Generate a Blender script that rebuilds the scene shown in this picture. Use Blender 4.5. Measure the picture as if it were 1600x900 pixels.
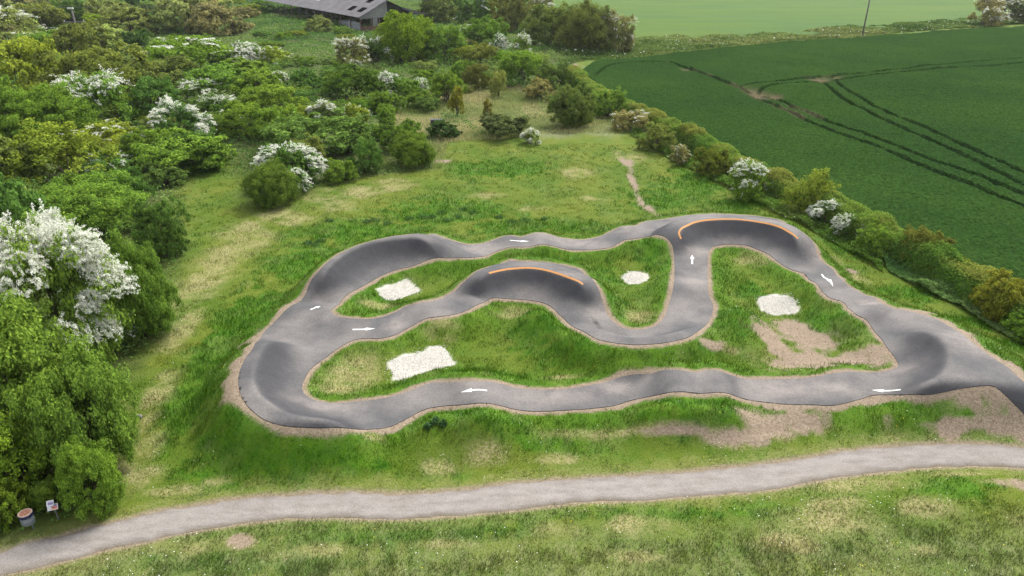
import bpy, bmesh, math, random
import numpy as np
from mathutils import Vector
from mathutils.geometry import delaunay_2d_cdt

for o in list(bpy.data.objects):
    bpy.data.objects.remove(o)
S = bpy.context.scene
COL = S.collection
# ------------------------------------------------------------------ camera
CH, PITCH, FPX = 20.0, math.radians(26.0), 1100.0
cam_d = bpy.data.cameras.new('camera'); cam = bpy.data.objects.new('camera', cam_d); COL.objects.link(cam)
cam.location = (0, 0, CH); cam.rotation_euler = (math.radians(90) - PITCH, 0, 0)
cam_d.sensor_width = 36.0; cam_d.lens = 36.0 * FPX / 1600.0
cam_d.clip_end = 6000.0; cam_d.clip_start = 0.5
S.camera = cam
# ------------------------------------------------------------------ sky and sun (bright overcast)
SUN_EL, SUN_AZ = 52.0, 35.0            # azimuth measured from +Y towards +X
W = bpy.data.worlds.new('World'); S.world = W; W.use_nodes = True
nt = W.node_tree; nt.nodes.clear()
sky = nt.nodes.new('ShaderNodeTexSky'); sky.sky_type = 'NISHITA'; sky.sun_disc = False
sky.sun_elevation = math.radians(SUN_EL); sky.sun_rotation = math.radians(SUN_AZ)
sky.air_density = 1.0; sky.dust_density = 3.0; sky.ozone_density = 1.0
hs = nt.nodes.new('ShaderNodeHueSaturation'); hs.inputs['Saturation'].default_value = 0.22
bg = nt.nodes.new('ShaderNodeBackground'); bg.inputs[1].default_value = 0.14
wo = nt.nodes.new('ShaderNodeOutputWorld')
nt.links.new(sky.outputs[0], hs.inputs['Color']); nt.links.new(hs.outputs[0], bg.inputs[0]); nt.links.new(bg.outputs[0], wo.inputs[0])
sd_ = bpy.data.lights.new('sun', 'SUN'); sun = bpy.data.objects.new('sun', sd_); COL.objects.link(sun)
sd_.energy = 1.5; sd_.angle = math.radians(22); sd_.color = (1.0, 0.95, 0.88)
el, az = math.radians(SUN_EL), math.radians(SUN_AZ)
sun.rotation_euler = Vector((-math.sin(az) * math.cos(el), -math.cos(az) * math.cos(el), -math.sin(el))).to_track_quat('-Z', 'Y').to_euler()
S.render.engine = 'CYCLES'
S.view_settings.view_transform = 'Standard'; S.view_settings.look = 'None'
S.view_settings.exposure = 1.55; S.view_settings.gamma = 1.0
S.view_settings.use_curve_mapping = False
S.cycles.max_bounces = 5; S.cycles.diffuse_bounces = 4; S.cycles.transmission_bounces = 3
S.cycles.glossy_bounces = 2; S.cycles.volume_bounces = 0; S.cycles.transparent_max_bounces = 4

# ------------------------------------------------------------------ geometry helpers
cT, sT = math.cos(PITCH), math.sin(PITCH)
def G(px, py, z=0.0):
    """ground position (at height z) of a spot measured on the site photograph"""
    px = np.asarray(px, float); py = np.asarray(py, float)
    u = (px - 800) / FPX; v = (450 - py) / FPX
    dz = -sT + v * cT; dy = cT + v * sT
    t = (z - CH) / dz
    return u * t, dy * t
def g2(p, z=0.0):
    x, y = G(p[0], p[1], z); return float(x), float(y)
def depth_at(y, z=0.0): return y * cT + (CH - z) * sT
def smooth(a, b, x):
    t = np.clip((x - a) / (b - a), 0, 1); return t * t * (3 - 2 * t)
def hash2(ix, iy, s):
    h = (ix.astype(np.int64) * 374761393 + iy.astype(np.int64) * 668265263 + s * 974634777) & 0x7fffffff
    h = ((h ^ (h >> 13)) * 1274126177) & 0x7fffffff
    return ((h ^ (h >> 16)) & 0xffff) / 65535.0
def vnoise(x, y, s=0):
    ix = np.floor(x); iy = np.floor(y); fx = x - ix; fy = y - iy
    fx = fx * fx * (3 - 2 * fx); fy = fy * fy * (3 - 2 * fy)
    a = hash2(ix, iy, s); b = hash2(ix + 1, iy, s); c = hash2(ix, iy + 1, s); d = hash2(ix + 1, iy + 1, s)
    return (a * (1 - fx) + b * fx) * (1 - fy) + (c * (1 - fx) + d * fx) * fy
def fbm(x, y, scale, octv=4, s=0):
    r = np.zeros_like(np.asarray(x, float)); a = 0.5; f = 1.0 / scale; tot = 0
    for i in range(octv):
        r += a * vnoise(x * f + 17.3 * i, y * f - 9.1 * i, s + i); tot += a; a *= 0.5; f *= 2.03
    return r / tot
def catmull(pts, n=4, closed=False):
    P = np.array(pts, float); N = len(P); out = []
    rng = range(N) if closed else range(N - 1)
    for i in rng:
        if closed: p0, p1, p2, p3 = P[(i - 1) % N], P[i], P[(i + 1) % N], P[(i + 2) % N]
        else: p0, p1, p2, p3 = P[max(i - 1, 0)], P[i], P[i + 1], P[min(i + 2, N - 1)]
        for k in range(n):
            t = k / n
            out.append(0.5 * ((2 * p1) + (-p0 + p2) * t + (2 * p0 - 5 * p1 + 4 * p2 - p3) * t * t + (-p0 + 3 * p1 - 3 * p2 + p3) * t ** 3))
    if not closed: out.append(P[-1])
    return np.array(out)
def seg_dist(x, y, P, closed=False):
    """distance to a polyline, arc fraction of the closest point, side sign (+ = left of travel)"""
    P = np.asarray(P, float); Q = np.vstack([P, P[:1]]) if closed else P
    L = np.hypot(*(Q[1:] - Q[:-1]).T); cum = np.concatenate([[0], np.cumsum(L)])
    best = np.full(x.shape, 1e9); fr = np.zeros(x.shape); sg = np.ones(x.shape)
    for i in range(len(Q) - 1):
        ax, ay = Q[i]; dx, dy = Q[i + 1] - Q[i]; l2 = dx * dx + dy * dy
        if l2 < 1e-12: continue
        t = np.clip(((x - ax) * dx + (y - ay) * dy) / l2, 0, 1)
        ex = x - ax - t * dx; ey = y - ay - t * dy
        d = ex * ex + ey * ey; m = d < best
        best = np.where(m, d, best); fr = np.where(m, (cum[i] + t * L[i]) / cum[-1], fr)
        sg = np.where(m, np.sign(dx * ey - dy * ex), sg)
    return np.sqrt(best), fr, sg
def inside(x, y, P):
    P = np.asarray(P, float); r = np.zeros(x.shape, bool); N = len(P)
    for i in range(N):
        x1, y1 = P[i]; x2, y2 = P[(i + 1) % N]
        if y1 == y2: continue
        c = ((y1 > y) != (y2 > y)) & (x < (x2 - x1) * (y - y1) / (y2 - y1) + x1)
        r ^= c
    return r
def sdist(x, y, P):
    d, _, _ = seg_dist(x, y, P, True)
    return np.where(inside(x, y, P), -d, d)          # negative inside

def tag(o, label=None, cat=None, group=None, kind=None):
    if label: o['label'] = label
    if cat: o['category'] = cat
    if group: o['group'] = group
    if kind: o['kind'] = kind
    return o
def link(o, parent=None):
    COL.objects.link(o)
    if parent is not None: o.parent = parent
    return o
def empty(name, loc=(0, 0, 0), rz=0.0):
    o = bpy.data.objects.new(name, None); o.location = loc; o.rotation_euler = (0, 0, rz); o.empty_display_size = 0.3
    return link(o)
def np_mesh(name, V, F, attrs=None, smooth_shade=False):
    """V (n,3), F (m,k) with constant k"""
    me = bpy.data.meshes.new(name); V = np.ascontiguousarray(V, np.float32); F = np.ascontiguousarray(F, np.int32)
    me.vertices.add(len(V)); me.vertices.foreach_set('co', V.ravel())
    m, k = F.shape
    me.loops.add(m * k); me.loops.foreach_set('vertex_index', F.ravel())
    me.polygons.add(m); me.polygons.foreach_set('loop_start', np.arange(0, m * k, k, dtype=np.int32))
    me.polygons.foreach_set('use_smooth', np.full(m, smooth_shade, bool))
    for an, arr in (attrs or {}).items():
        arr = np.asarray(arr, np.float32)
        if arr.ndim == 1:
            a = me.attributes.new(an, 'FLOAT', 'POINT'); a.data.foreach_set('value', arr)
        else:
            a = me.attributes.new(an, 'FLOAT_COLOR', 'POINT')
            if arr.shape[1] == 3: arr = np.hstack([arr, np.ones((len(arr), 1), np.float32)])
            a.data.foreach_set('color', arr.ravel())
    me.update(calc_edges=True)
    return me
def mobj(name, me, mat, parent=None):
    o = bpy.data.objects.new(name, me)
    if mat is not None and len(me.materials) == 0: me.materials.append(mat)
    return link(o, parent)

# ------------------------------------------------------------------ material helpers
class NT:
    def __init__(s, name):
        s.m = bpy.data.materials.new(name); s.m.use_nodes = True; s.t = s.m.node_tree; s.t.nodes.clear()
        s.out = s.n('ShaderNodeOutputMaterial')
    def n(s, t, **kw):
        nd = s.t.nodes.new(t)
        for k, v in kw.items(): setattr(nd, k, v)
        return nd
    def set(s, sock, v):
        if isinstance(v, bpy.types.NodeSocket): s.t.links.new(v, sock)
        elif isinstance(v, (tuple, list)) and len(v) == 3 and sock.type == 'RGBA': sock.default_value = (*v, 1)
        else: sock.default_value = v
    def pos(s): return s.n('ShaderNodeNewGeometry').outputs['Position']
    def noise(s, scale, detail=3, rough=0.55, vec=None, dist=0.0):
        nd = s.n('ShaderNodeTexNoise'); s.set(nd.inputs['Vector'], vec if vec is not None else s.pos())
        nd.inputs['Scale'].default_value = scale; nd.inputs['Detail'].default_value = detail
        nd.inputs['Roughness'].default_value = rough; nd.inputs['Distortion'].default_value = dist
        return nd.outputs['Fac']
    def mapv(s, scale, vec=None):
        nd = s.n('ShaderNodeMapping'); s.set(nd.inputs['Vector'], vec if vec is not None else s.pos()); nd.inputs['Scale'].default_value = scale
        return nd.outputs[0]
    def math(s, op, a, b=0.0, clamp=False):
        nd = s.n('ShaderNodeMath', operation=op, use_clamp=clamp); s.set(nd.inputs[0], a); s.set(nd.inputs[1], b); return nd.outputs[0]
    def step(s, v, a, b, lo=0.0, hi=1.0):
        nd = s.n('ShaderNodeMapRange', interpolation_type='SMOOTHSTEP'); s.set(nd.inputs[0], v)
        for i, q in enumerate((a, b, lo, hi)): s.set(nd.inputs[1 + i], q)
        return nd.outputs[0]
    def mix(s, f, a, b, mode='MIX'):
        nd = s.n('ShaderNodeMix', data_type='RGBA', blend_type=mode); s.set(nd.inputs[0], f); s.set(nd.inputs[6], a); s.set(nd.inputs[7], b); return nd.outputs[2]
    def attr(s, name, out='Fac'):
        nd = s.n('ShaderNodeAttribute', attribute_name=name); return nd.outputs[out]
    def sep(s, c):
        nd = s.n('ShaderNodeSeparateColor'); s.set(nd.inputs[0], c); return nd.outputs
    def bump(s, h, strength=0.3, dist=0.05):
        nd = s.n('ShaderNodeBump'); s.set(nd.inputs['Height'], h); nd.inputs['Strength'].default_value = strength; nd.inputs['Distance'].default_value = dist; return nd.outputs[0]
    def principled(s, color, rough=0.8, spec=0.3, normal=None, metallic=0.0):
        nd = s.n('ShaderNodeBsdfPrincipled'); s.set(nd.inputs['Base Color'], color); s.set(nd.inputs['Roughness'], rough)
        nd.inputs['Specular IOR Level'].default_value = spec; nd.inputs['Metallic'].default_value = metallic
        if normal is not None: s.set(nd.inputs['Normal'], normal)
        s.t.links.new(nd.outputs[0], s.out.inputs[0]); return s.m
    def leafy(s, color, trans=0.3):
        d = s.n('ShaderNodeBsdfDiffuse'); t = s.n('ShaderNodeBsdfTranslucent'); mx = s.n('ShaderNodeMixShader')
        s.set(d.inputs[0], color); s.set(t.inputs[0], color); mx.inputs[0].default_value = trans
        s.t.links.new(d.outputs[0], mx.inputs[1]); s.t.links.new(t.outputs[0], mx.inputs[2]); s.t.links.new(mx.outputs[0], s.out.inputs[0]); return s.m
def simple_mat(name, c, rough=0.7, var=0.25, scale=3.0, spec=0.3, metallic=0.0, bump=0.2):
    c = tuple(v * .72 for v in c)
    q = NT(name); n = q.noise(scale, 5)
    col = q.mix(q.step(n, 0.3, 0.7), tuple(v * (1 - var) for v in c), tuple(min(1, v * (1 + var)) for v in c))
    return q.principled(col, rough, spec, q.bump(q.noise(scale * 8, 3), bump, 0.02), metallic)

# ------------------------------------------------------------------ survey of the track (spots read off the photograph)
OUTER = [(481,450),(475,465),(457,477),(440,492),(422,510),(407,527),(397,542),(382,562),(373,588),(375,612),(385,632),(400,647),(415,657),(440,665),(475,668),
 (510,669),(545,670),(575,671),(595,670),(615,665),(637,654),(655,644),(675,637),(700,634),(730,632),(762,630.5),(782,634),(800,639),(820,642),(860,642.5),(900,640.5),
 (930,638),(960,634),(985,626),(1010,620.5),(1035,615.5),(1060,612),(1087,614),(1122,613),(1140,616),(1160,622.5),(1182,627),(1200,629),(1250,632.5),(1292,634),(1317,631),
 (1337,626),(1355,620),(1375,617),(1412,617),(1445,617),(1470,614),(1500,607.5),(1525,604),(1550,603),(1567,614),(1585,632),(1600,647),(1640,690),(1700,760),(1740,720),(1680,660),(1625,612),(1600,598),(1575,575),(1547,557),(1520,537),
 (1495,517),(1465,500),(1437,491),(1412,485),(1382,477),(1367,466),(1350,461),(1330,450),(1327,449),(1315,437),(1302,422),(1287,412),(1277,400),(1272,382),(1262,370),(1245,357),(1222,346),
 (1200,340.5),(1180,337.5),(1150,335.5),(1115,334),(1082,336),(1060,339),(1037,343),(1015,345.5),(995,353),(972,354.5),(955,362),(935,371),(912,375),(892,374),(872,371),(855,366),(840,364.5),(825,368),(812,371),
 (800,368.5),(790,369),(775,374),(755,380.5),(732,382.5),(710,377.5),(690,371),(672,366),(650,365.5),(620,369),(590,375),(560,384),(535,395),(517,406),(500,422),(487,437)]
ISL_A = [(517,486),(525,494),(540,497),(555,498),(575,499),(596,496),(615,489.5),(635,479),(655,474),(675,471),(695,464),(712,455),(721,445),(732,435),(750,422),(770,415),(790,410.5),(810,409),(830,409.5),
 (857,411),(885,416),(910,425),(925,436),(934,449),(940,467),(945,482),(952,497),(965,509),(980,514.5),(1000,515.5),(1017,512.5),(1032,504),(1042,487),(1047,470),(1052,450),(1054,432),(1054,415),(1053,397),
 (1050,382),(1042,372.5),(1032,368),(1015,369.5),(995,373),(975,375.5),(955,386),(930,390),(905,391),(882,389),(862,384),(847,382),(825,386),(805,386),(790,388),(770,395),(755,401),(735,403),(712,403),(685,403),
 (667,407),(650,414),(625,420),(600,429),(580,440),(560,451),(542,461),(532,472),(522,481)]
ISL_B = [(472,605),(475,615),(487,624),(507,629),(530,630.5),(555,628),(585,625),(612,620),(637,612.5),(660,603),(680,598),(712,597.5),(745,596),(767,597),(782,600),(800,605),(832,609),(875,609),(907,605),
 (935,600),(960,592.5),(980,587),(1007,584.5),(1030,580),(1050,578),(1065,579),(1082,582),(1100,580),(1115,579),(1135,584),(1157,591),(1200,593),(1237,592.5),(1270,590),(1300,584),(1325,581),(1355,582.5),
 (1380,581),(1397,577),(1404,570),(1397,557),(1385,542),(1370,522),(1355,501),(1335,490),(1320,474),(1297,466),(1282,452),(1265,437.5),(1255,427.5),(1235,421),(1215,409),(1200,397),(1175,386),(1150,382),(1130,382.5),(1115,385),
 (1109,391),(1106,400),(1105.5,425),(1106,450),(1109,467),(1114,477),(1112,492),(1102,509),(1082,524),(1055,533),(1025,537.5),(992,539),(960,536),(930,529),(907,516),(887,504),(872,490),(862,479.5),(847,473),
 (825,469),(800,467.5),(780,466),(765,467.5),(747,476),(730,485),(707,492),(687,495),(667,497.5),(650,506),(632,516),(615,524.5),(595,529),(575,529),(557,530.5),(540,537.5),(522,549),(505,562),(487,575),(477,590)]
# banked turns: crest line (px,py), crest height, side of the bank wall (+1 = left of travel), wall width
RIDGES = [
 dict(p=[(492,447),(507,425),(525,407),(550,391),(580,380),(615,374),(650,372),(675,378),(700,388)], h=1.42, side=-1, w=2.5),
 dict(p=[(455,500),(440,511),(420,532),(407,550),(399,572),(396,595),(403,615),(420,630),(445,645),(480,653),(520,656),(565,657),(605,655)], h=1.40, side=1, w=3.0),
 dict(p=[(735,448),(748,436),(764,427),(800,420),(825,419),(850,422),(875,429),(895,436),(911,445),(922,460)], h=1.30, side=-1, w=2.4),
 dict(p=[(880,478),(892,489),(907,501),(930,514),(955,523.5),(980,527.5),(1005,528),(1032,525),(1060,517),(1080,506),(1092,491),(1096,474)], h=1.0, side=1, w=1.9, tp=.36),
 dict(p=[(1066,380),(1062,366),(1070,354),(1085,347.5),(1105,344),(1135,343),(1165,344.5),(1200,349),(1220,355),(1237,364),(1250,375),(1257,388)], h=1.38, side=-1, w=2.3),
 dict(p=[(1380,484),(1402,491),(1422,498),(1442,508),(1462,524),(1477,540),(1483,557),(1480,574),(1468,588),(1448,597),(1420,603),(1390,606),(1362,610)], h=1.42, side=-1, w=3.0, tp=.30, lip=3.0, of=4.5),
]
ROLL = [  # across-lane segment, height, length sigma
 ((745,600),(748,628),.62,1.5),((1056,582),(1058,608),.72,1.2),((1120,582),(1124,610),.62,1.0),((1305,587),(1300,628),.32,1.4),((905,610),(900,636),.10,2.0),
 ((795,371),(800,385),.18,1.0),((843,367),(848,380),.42,1.5),((1000,355),(1005,370),.40,1.8),
 ((672,478),(686,492),.40,1.4),((600,497),(603,526),.12,1.2),((1376,480),(1340,490),.45,1.0),((1312,440),(1274,447),.40,1.1),((1057,446),(1104,448),.35,1.5),((1060,392),(1104,395),.15,1.2),
 ((462,480),(516,488),.30,1.5),((740,480),(730,455),.30,1.2)]
MOUNDS = [((842,508),1.10,1.5),((885,548),.65,1.6),((1160,505),.95,1.6),((1175,540),.45,1.4),((1150,545),.3,1.6),((1000,395),.25,1.5),((720,560),.10,2.0),((1030,385),.3,1.2),((560,470),.25,1.5),
 ((680,668),.60,1.5),((770,670),.60,1.5),((1020,655),.55,1.4),((1080,652),.65,1.6),((1140,658),.45,1.3),((1370,655),.50,1.4),((1430,658),.50,1.4),((1510,662),.40,1.3),((330,600),.15,3.0),((1250,440),.2,1.2)]
PATH_T = [(-220,915),(-80,880),(0,862),(37,847),(85,839),(125,827),(162,819),(200,810),(232,801),(300,790),(350,781),(400,776),(437,775),(487,772),(550,769.5),(625,770.5),(675,769),(725,764),(800,754.5),
 (862,750),(925,746),(1000,741),(1062,737.5),(1125,731),(1200,723),(1262,715),(1312,706),(1375,700),(1450,697.5),(1525,697.5),(1600,702.5),(1700,712),(1800,725)]
PATH_B = [(-220,960),(-80,915),(0,899),(45,890),(82,881),(125,870),(175,857),(225,847),(275,835),(337,825),(400,814.5),(450,810),(525,809),(600,811),(650,810),(725,804),(800,797.5),(850,791),(912,784),
 (1012,781),(1075,775),(1150,769.5),(1200,765),(1262,754),(1312,746),(1387,737.5),(1450,732),(1525,731),(1600,735),(1700,747),(1800,762)]
GRAVEL = [
 ('rectangle of white stone chippings inside the left loop of the track', [(610,565),(645,553),(682,542),(695,547),(702,558),(707,570),(690,574),(660,582),(622,594),(616,585)]),
 ('small diamond of white stone chippings near the top left bend', [(592,454),(608,446),(632,438),(640,440),(653,451),(655,455),(630,464),(610,469)]),
 ('small oval of white chippings in the grass below the middle bend lane', [(972,434),(978,427),(990,424.5),(1003,426),(1012,430),(1010,436),(1000,442),(988,443),(978,440)]),
 ('round patch of white chippings beside the right hand lane', [(1184,468),(1195,463),(1212,461),(1230,463),(1241,471),(1246,482),(1240,489),(1218,492),(1198,489),(1188,481)])]

outer_w = isl_a = isl_b = None
ridge_w = roll_w = mound_w = None
PATHW = np.vstack([np.array([g2(p) for p in PATH_T]), np.array([g2(p) for p in PATH_B])[::-1]])
def H(x, y, with_ridges=True):
    x = np.asarray(x, float); y = np.asarray(y, float); sh = x.shape; x = x.ravel(); y = y.ravel()
    z = (fbm(x, y, 9.0, 4, 5) - 0.5) * 0.35 * smooth(22, 40, y) + (fbm(x, y, 1.6, 3, 9) - .5) * 0.10
    far = smooth(60, 90, y)
    z = z * (1 + far * 1.5)
    m = (x > -36) & (x < 48) & (y > 15) & (y < 74)
    if m.any():
        X, Y = x[m], y[m]
        so = sdist(X, Y, outer_w); sa = sdist(X, Y, isl_a); sb = sdist(X, Y, isl_b)
        south = smooth(40, 24, Y)
        fall = 2.6 + 1.2 * south
        z0 = 0.55 * (1 - smooth(-0.1, 1, so / fall)) + z[m] * smooth(0, 2.5, so)
        dep = np.maximum(smooth(0.3, 1.8, -sa), smooth(0.3, 2.2, -sb))
        z0 -= 0.42 * dep
        z0 += dep * (fbm(X, Y, 2.2, 3, 31) - .5) * 0.25
        rz = np.zeros_like(z0)
        for R in ridge_w:
            d, fr, sg = seg_dist(X, Y, R['P'])
            t = d * sg * R['side']; tt_ = .5 * (t + np.sqrt(t * t + .03)) - .04
            near_ = d < 8.0; endf = np.zeros_like(d); Q = R['Q']; ws = 0; hsum = 0
            xx_, yy_ = X[near_], Y[near_]
            for qx, qy, qe in Q:
                w_ = ((xx_ - qx) ** 2 + (yy_ - qy) ** 2 + .45) ** -2.6; ws = ws + w_; hsum = hsum + w_ * qe
            endf[near_] = hsum / ws
            lip = R['lip']
            prof = np.where(t >= 0, np.clip(1 - tt_ / R['w'], 0, 1) ** 1.7, np.where(-t < lip, np.clip(1 - tt_ / R['w'], 0, 1) ** 1.7 - 0.05 * (-t / lip), 0.95 * (1 - smooth(lip, lip + R['of'], -t))))
            if R['lip'] > 1: prof = np.where(t < 0, prof * smooth(1.2, 0.0, np.maximum(-sb, 0)), prof)
            rz = np.maximum(rz, R['h'] * endf * prof)
        ro = np.zeros_like(z0)
        for P, h, sg_ in roll_w:
            d, _, _ = seg_dist(X, Y, P); ro += h * np.exp(-(d / sg_) ** 2)
        onl = (so < 0) & (sa > 0) & (sb > 0)
        for (mx, my), h, r in mound_w:
            d2 = (X - mx) ** 2 + (Y - my) ** 2
            off = np.minimum(np.minimum(np.abs(so), np.abs(sa)), np.abs(sb))
            z0 += np.where(onl, 0, h * np.exp(-d2 / r ** 2) * smooth(0.15, 1.5, off))
        z0 += np.maximum(rz, ro)
        pd = sdist(X[South], Y[South], PATHW) if (South := (Y < 30)).any() else None
        if pd is not None: z0[South] *= 0.12 + 0.88 * smooth(0.0, 2.6, pd)
        z[m] = z0
    return z.reshape(sh)
def cast(P, dz=0.0):
    """ground position under measured spots, following the relief"""
    P = np.asarray(P, float); zs = np.linspace(3.0, -0.6, 73)
    pz = np.full(len(P), np.nan); prev = None; pzv = None
    for z in zs:
        x, y = G(P[:, 0], P[:, 1], z); d = z - (H(x, y) + dz)
        if prev is not None:
            m = (prev > 0) & (d <= 0) & np.isnan(pz)
            pz[m] = (z + (pzv - z) * (-d / np.maximum(prev - d, 1e-9)))[m]
        prev = d; pzv = z
    pz = np.where(np.isnan(pz), 0, pz)
    x, y = G(P[:, 0], P[:, 1], pz)
    return np.stack([x, y], 1)
def ridge_pts(P, tp, n=48):
    L = np.hypot(*(P[1:] - P[:-1]).T); c = np.concatenate([[0], np.cumsum(L)]); t = np.linspace(0, c[-1], n)
    e = np.clip(np.minimum(t, c[-1] - t) / (c[-1] * tp), 0, 1); e = e * e * (3 - 2 * e)
    return np.stack([np.interp(t, c, P[:, 0]), np.interp(t, c, P[:, 1]), e], 1)
def survey(z0):
    global outer_w, isl_a, isl_b, ridge_w, roll_w, mound_w
    if z0:
        outer_w = np.array([g2(p, .75) for p in OUTER]); isl_a = np.array([g2(p, .6) for p in ISL_A]); isl_b = np.array([g2(p, .6) for p in ISL_B])
        ridge_w = [dict(P=catmull([g2(p, R['h'] + .5) for p in R['p']], 3), h=R['h'], side=R['side'], w=R['w'], tp=R.get('tp', .19), lip=R.get('lip', .75), of=R.get('of', 2.6)) for R in RIDGES]
        for R_ in ridge_w: R_['Q'] = ridge_pts(R_['P'], R_['tp'])
        roll_w = []
        for a, b, h, s_ in ROLL:
            A_, B_ = np.array(g2(a, .9)), np.array(g2(b, .9)); e_ = (B_ - A_) / np.linalg.norm(B_ - A_) * .7; roll_w.append((np.array([A_ - e_, B_ + e_]), h, s_))
        mound_w = [(g2(p, .6), h, r) for p, h, r in MOUNDS]
    else:
        o_, a_, b_ = cast(OUTER), cast(ISL_A), cast(ISL_B)
        outer_w, isl_a, isl_b = o_, a_, b_
survey(True); survey(False); survey(False)
outer_s = catmull(outer_w, 3, True); isla_s = catmull(isl_a, 3, True); islb_s = catmull(isl_b, 3, True)
def asphalt_sd(x, y):
    """signed distance to the asphalt: negative on it"""
    so = sdist(x, y, outer_s); sa = sdist(x, y, isla_s); sb = sdist(x, y, islb_s)
    return np.maximum(np.maximum(so, -sa), -sb)
grav_w = [(lab, catmull(cast(P), 3, True)) for lab, P in GRAVEL]

# ------------------------------------------------------------------ what grows where
def blob(x, y, px, py, rx, ry, rot=0.0):
    """soft patch; centre and half-sizes as measured, turned into metres on the ground"""
    zl = .42 if (340 < py < 680 and px > 340) else 0.0
    cx, cy = g2((px, py), zl); x1, _ = g2((px + rx, py), zl); _, ya = g2((px, py - ry), zl); _, yb = g2((px, py + ry), zl)
    a = abs(x1 - cx); b = abs(ya - yb) / 2
    dx, dy = (x - cx), (y - cy); c, s_ = math.cos(rot), math.sin(rot)
    dx, dy = dx * c + dy * s_, -dx * s_ + dy * c
    return np.exp(-((dx / a) ** 2 + (dy / b) ** 2) ** 1.2)
STRAW = [(195,735,35,32),(230,700,30,40),(250,610,30,40),(270,530,28,35),(310,455,40,30),(345,395,45,30),(375,350,35,22),(430,335,35,14),(500,305,40,12),(560,300,45,12),(610,285,30,9),(250,770,30,10),(340,755,30,8),
 (380,845,35,14),(430,870,40,10),(300,860,25,14),(590,705,22,8),(680,735,35,12),(760,720,40,14),(900,690,60,8),(980,600,30,6),(1010,688,70,6),(1150,700,40,8),(1210,690,40,8),(560,580,60,30),(530,600,40,20),(690,520,35,14),
 (800,490,40,10),(770,305,45,6),(900,270,30,10),(985,245,30,8),(930,310,30,6),(830,325,30,5),(600,475,40,8),(1180,405,30,12),(1000,495,25,14),(1230,560,70,22),(1210,530,40,20),(1340,550,30,14),(1040,560,30,7),(880,590,40,5),(1130,555,30,6),
 (1550,720,60,5),(1500,745,60,5),(1560,760,50,6),(1350,760,90,14),(1300,810,90,30),(1230,850,60,20),(1450,800,60,20),(1000,820,70,20),(870,830,50,18),(500,860,50,14),(1590,810,30,20),(1000,870,60,12),(1420,860,60,12),(700,850,60,10),(1310,790,60,12),(870,720,40,8),
 (1290,680,40,8),(1390,690,30,6),(1310,400,14,10),(1345,430,20,8),(230,315,18,9),(220,665,26,30),(265,480,28,30),(330,430,45,35),(395,365,40,20),(460,340,38,14),(530,318,40,12),(620,292,36,9),(300,500,20,25),(215,745,45,25),(285,765,40,10)]
BARE = [(1200,660,45,14),(1240,655,35,10),(1520,622,60,16),(1555,635,50,18),(1580,645,25,18),(1470,625,40,8),(1400,635,50,8),(1215,535,40,34),(1250,550,55,20),(1235,508,32,18),(1262,528,45,20),(1222,550,40,26),(1335,557,55,13),(1330,560,50,14),(1280,575,40,8),(1225,515,20,10),(985,550,16,8),(1115,555,20,6),(375,845,20,10),
 (980,255,10,8),(990,285,6,16),(1000,312,6,12),(1015,328,8,7),(885,103,18,5),(1045,690,50,4),(1330,415,10,5),(600,688,5,12),(1580,765,25,12),(240,290,28,12),(690,250,14,3),(1440,500,30,6),(1510,680,60,4),(1180,690,40,5),(1545,642,60,20),(1592,662,26,22),(1450,632,70,9),(1370,632,40,7),(1240,662,60,18),(1150,695,50,7),(1480,672,25,8),(1560,680,30,8),(1385,660,10,10),(385,655,30,10)]
LUSH = [(300,640,50,70),(340,560,45,70),(390,480,50,50),(470,400,55,35),(400,700,110,40),(540,700,80,25),(560,355,120,18),(700,330,110,22),(800,345,90,14),(900,350,60,12),(800,265,60,18),(740,262,40,14),(1020,310,60,22),(1090,290,50,30),(1150,320,50,12),(700,665,70,20),
 (780,670,60,18),(1050,655,80,24),(1120,650,50,20),(850,520,60,40),(920,560,60,20),(1160,510,50,40),(1190,450,40,25),(1020,400,40,25),(590,470,60,25),(640,600,70,8),(760,585,80,12),(1290,500,50,22),(1330,380,40,20),(1420,450,60,18),(1520,500,60,18),(1580,540,40,18),
 (1400,650,60,16),(1500,660,70,14),(1290,565,30,8),(310,260,40,12),(470,740,200,20),(870,405,60,12),(650,400,60,10),(950,420,30,20),(960,480,20,25),(1100,560,20,10),(1280,600,50,5),(600,830,300,25),(1000,800,300,15),(400,880,200,20),(1500,770,80,20),(1250,860,120,12),(340,760,60,10),(860,700,80,12)]
ROUGH = [(760,165,90,28),(690,175,60,22),(860,200,60,18),(640,195,60,20),(560,250,60,25),(930,200,40,16),(500,220,40,30)]
TRAIL = np.array([g2(p) for p in [(972,246),(984,262),(990,280),(993,298),(1002,314),(1014,327),(1030,341)]])
def masks(x, y):
    n1 = fbm(x, y, 1.1, 4, 40); n3 = fbm(x, y, .45, 3, 44); n2 = fbm(x, y, 3.5, 3, 50)
    def acc(L, gain=1.0):
        r = np.zeros_like(x)
        for b in L: r = np.maximum(r, blob(x, y, *b))
        return r
    def brk(v, lo, hi): return smooth(lo, hi, v * 1.0 + (n1 - .5) * 1.5 + (n3 - .5) * 1.1 + (n2 - .5) * .7)
    aS, aB = acc(STRAW), acc(BARE); straw = np.clip(.85 * brk(aS, -.05, 1.35) * smooth(0, .8, aS) + .22 * smooth(.42, .8, n1) * smooth(.25, .65, n2), 0, 1); bare = brk(aB, .15, .75) * smooth(.02, .3, aB)
    td, tf, _ = seg_dist(x, y, TRAIL); bare = np.maximum(bare, (1 - smooth(.0, .34, td + (n1 - .5) * .6)) * .6); lush = brk(acc(LUSH), .15, .8)
    rough = smooth(.2, .7, acc(ROUGH) + (n1 - .5) * .5)
    return straw, bare, lush, rough
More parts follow.
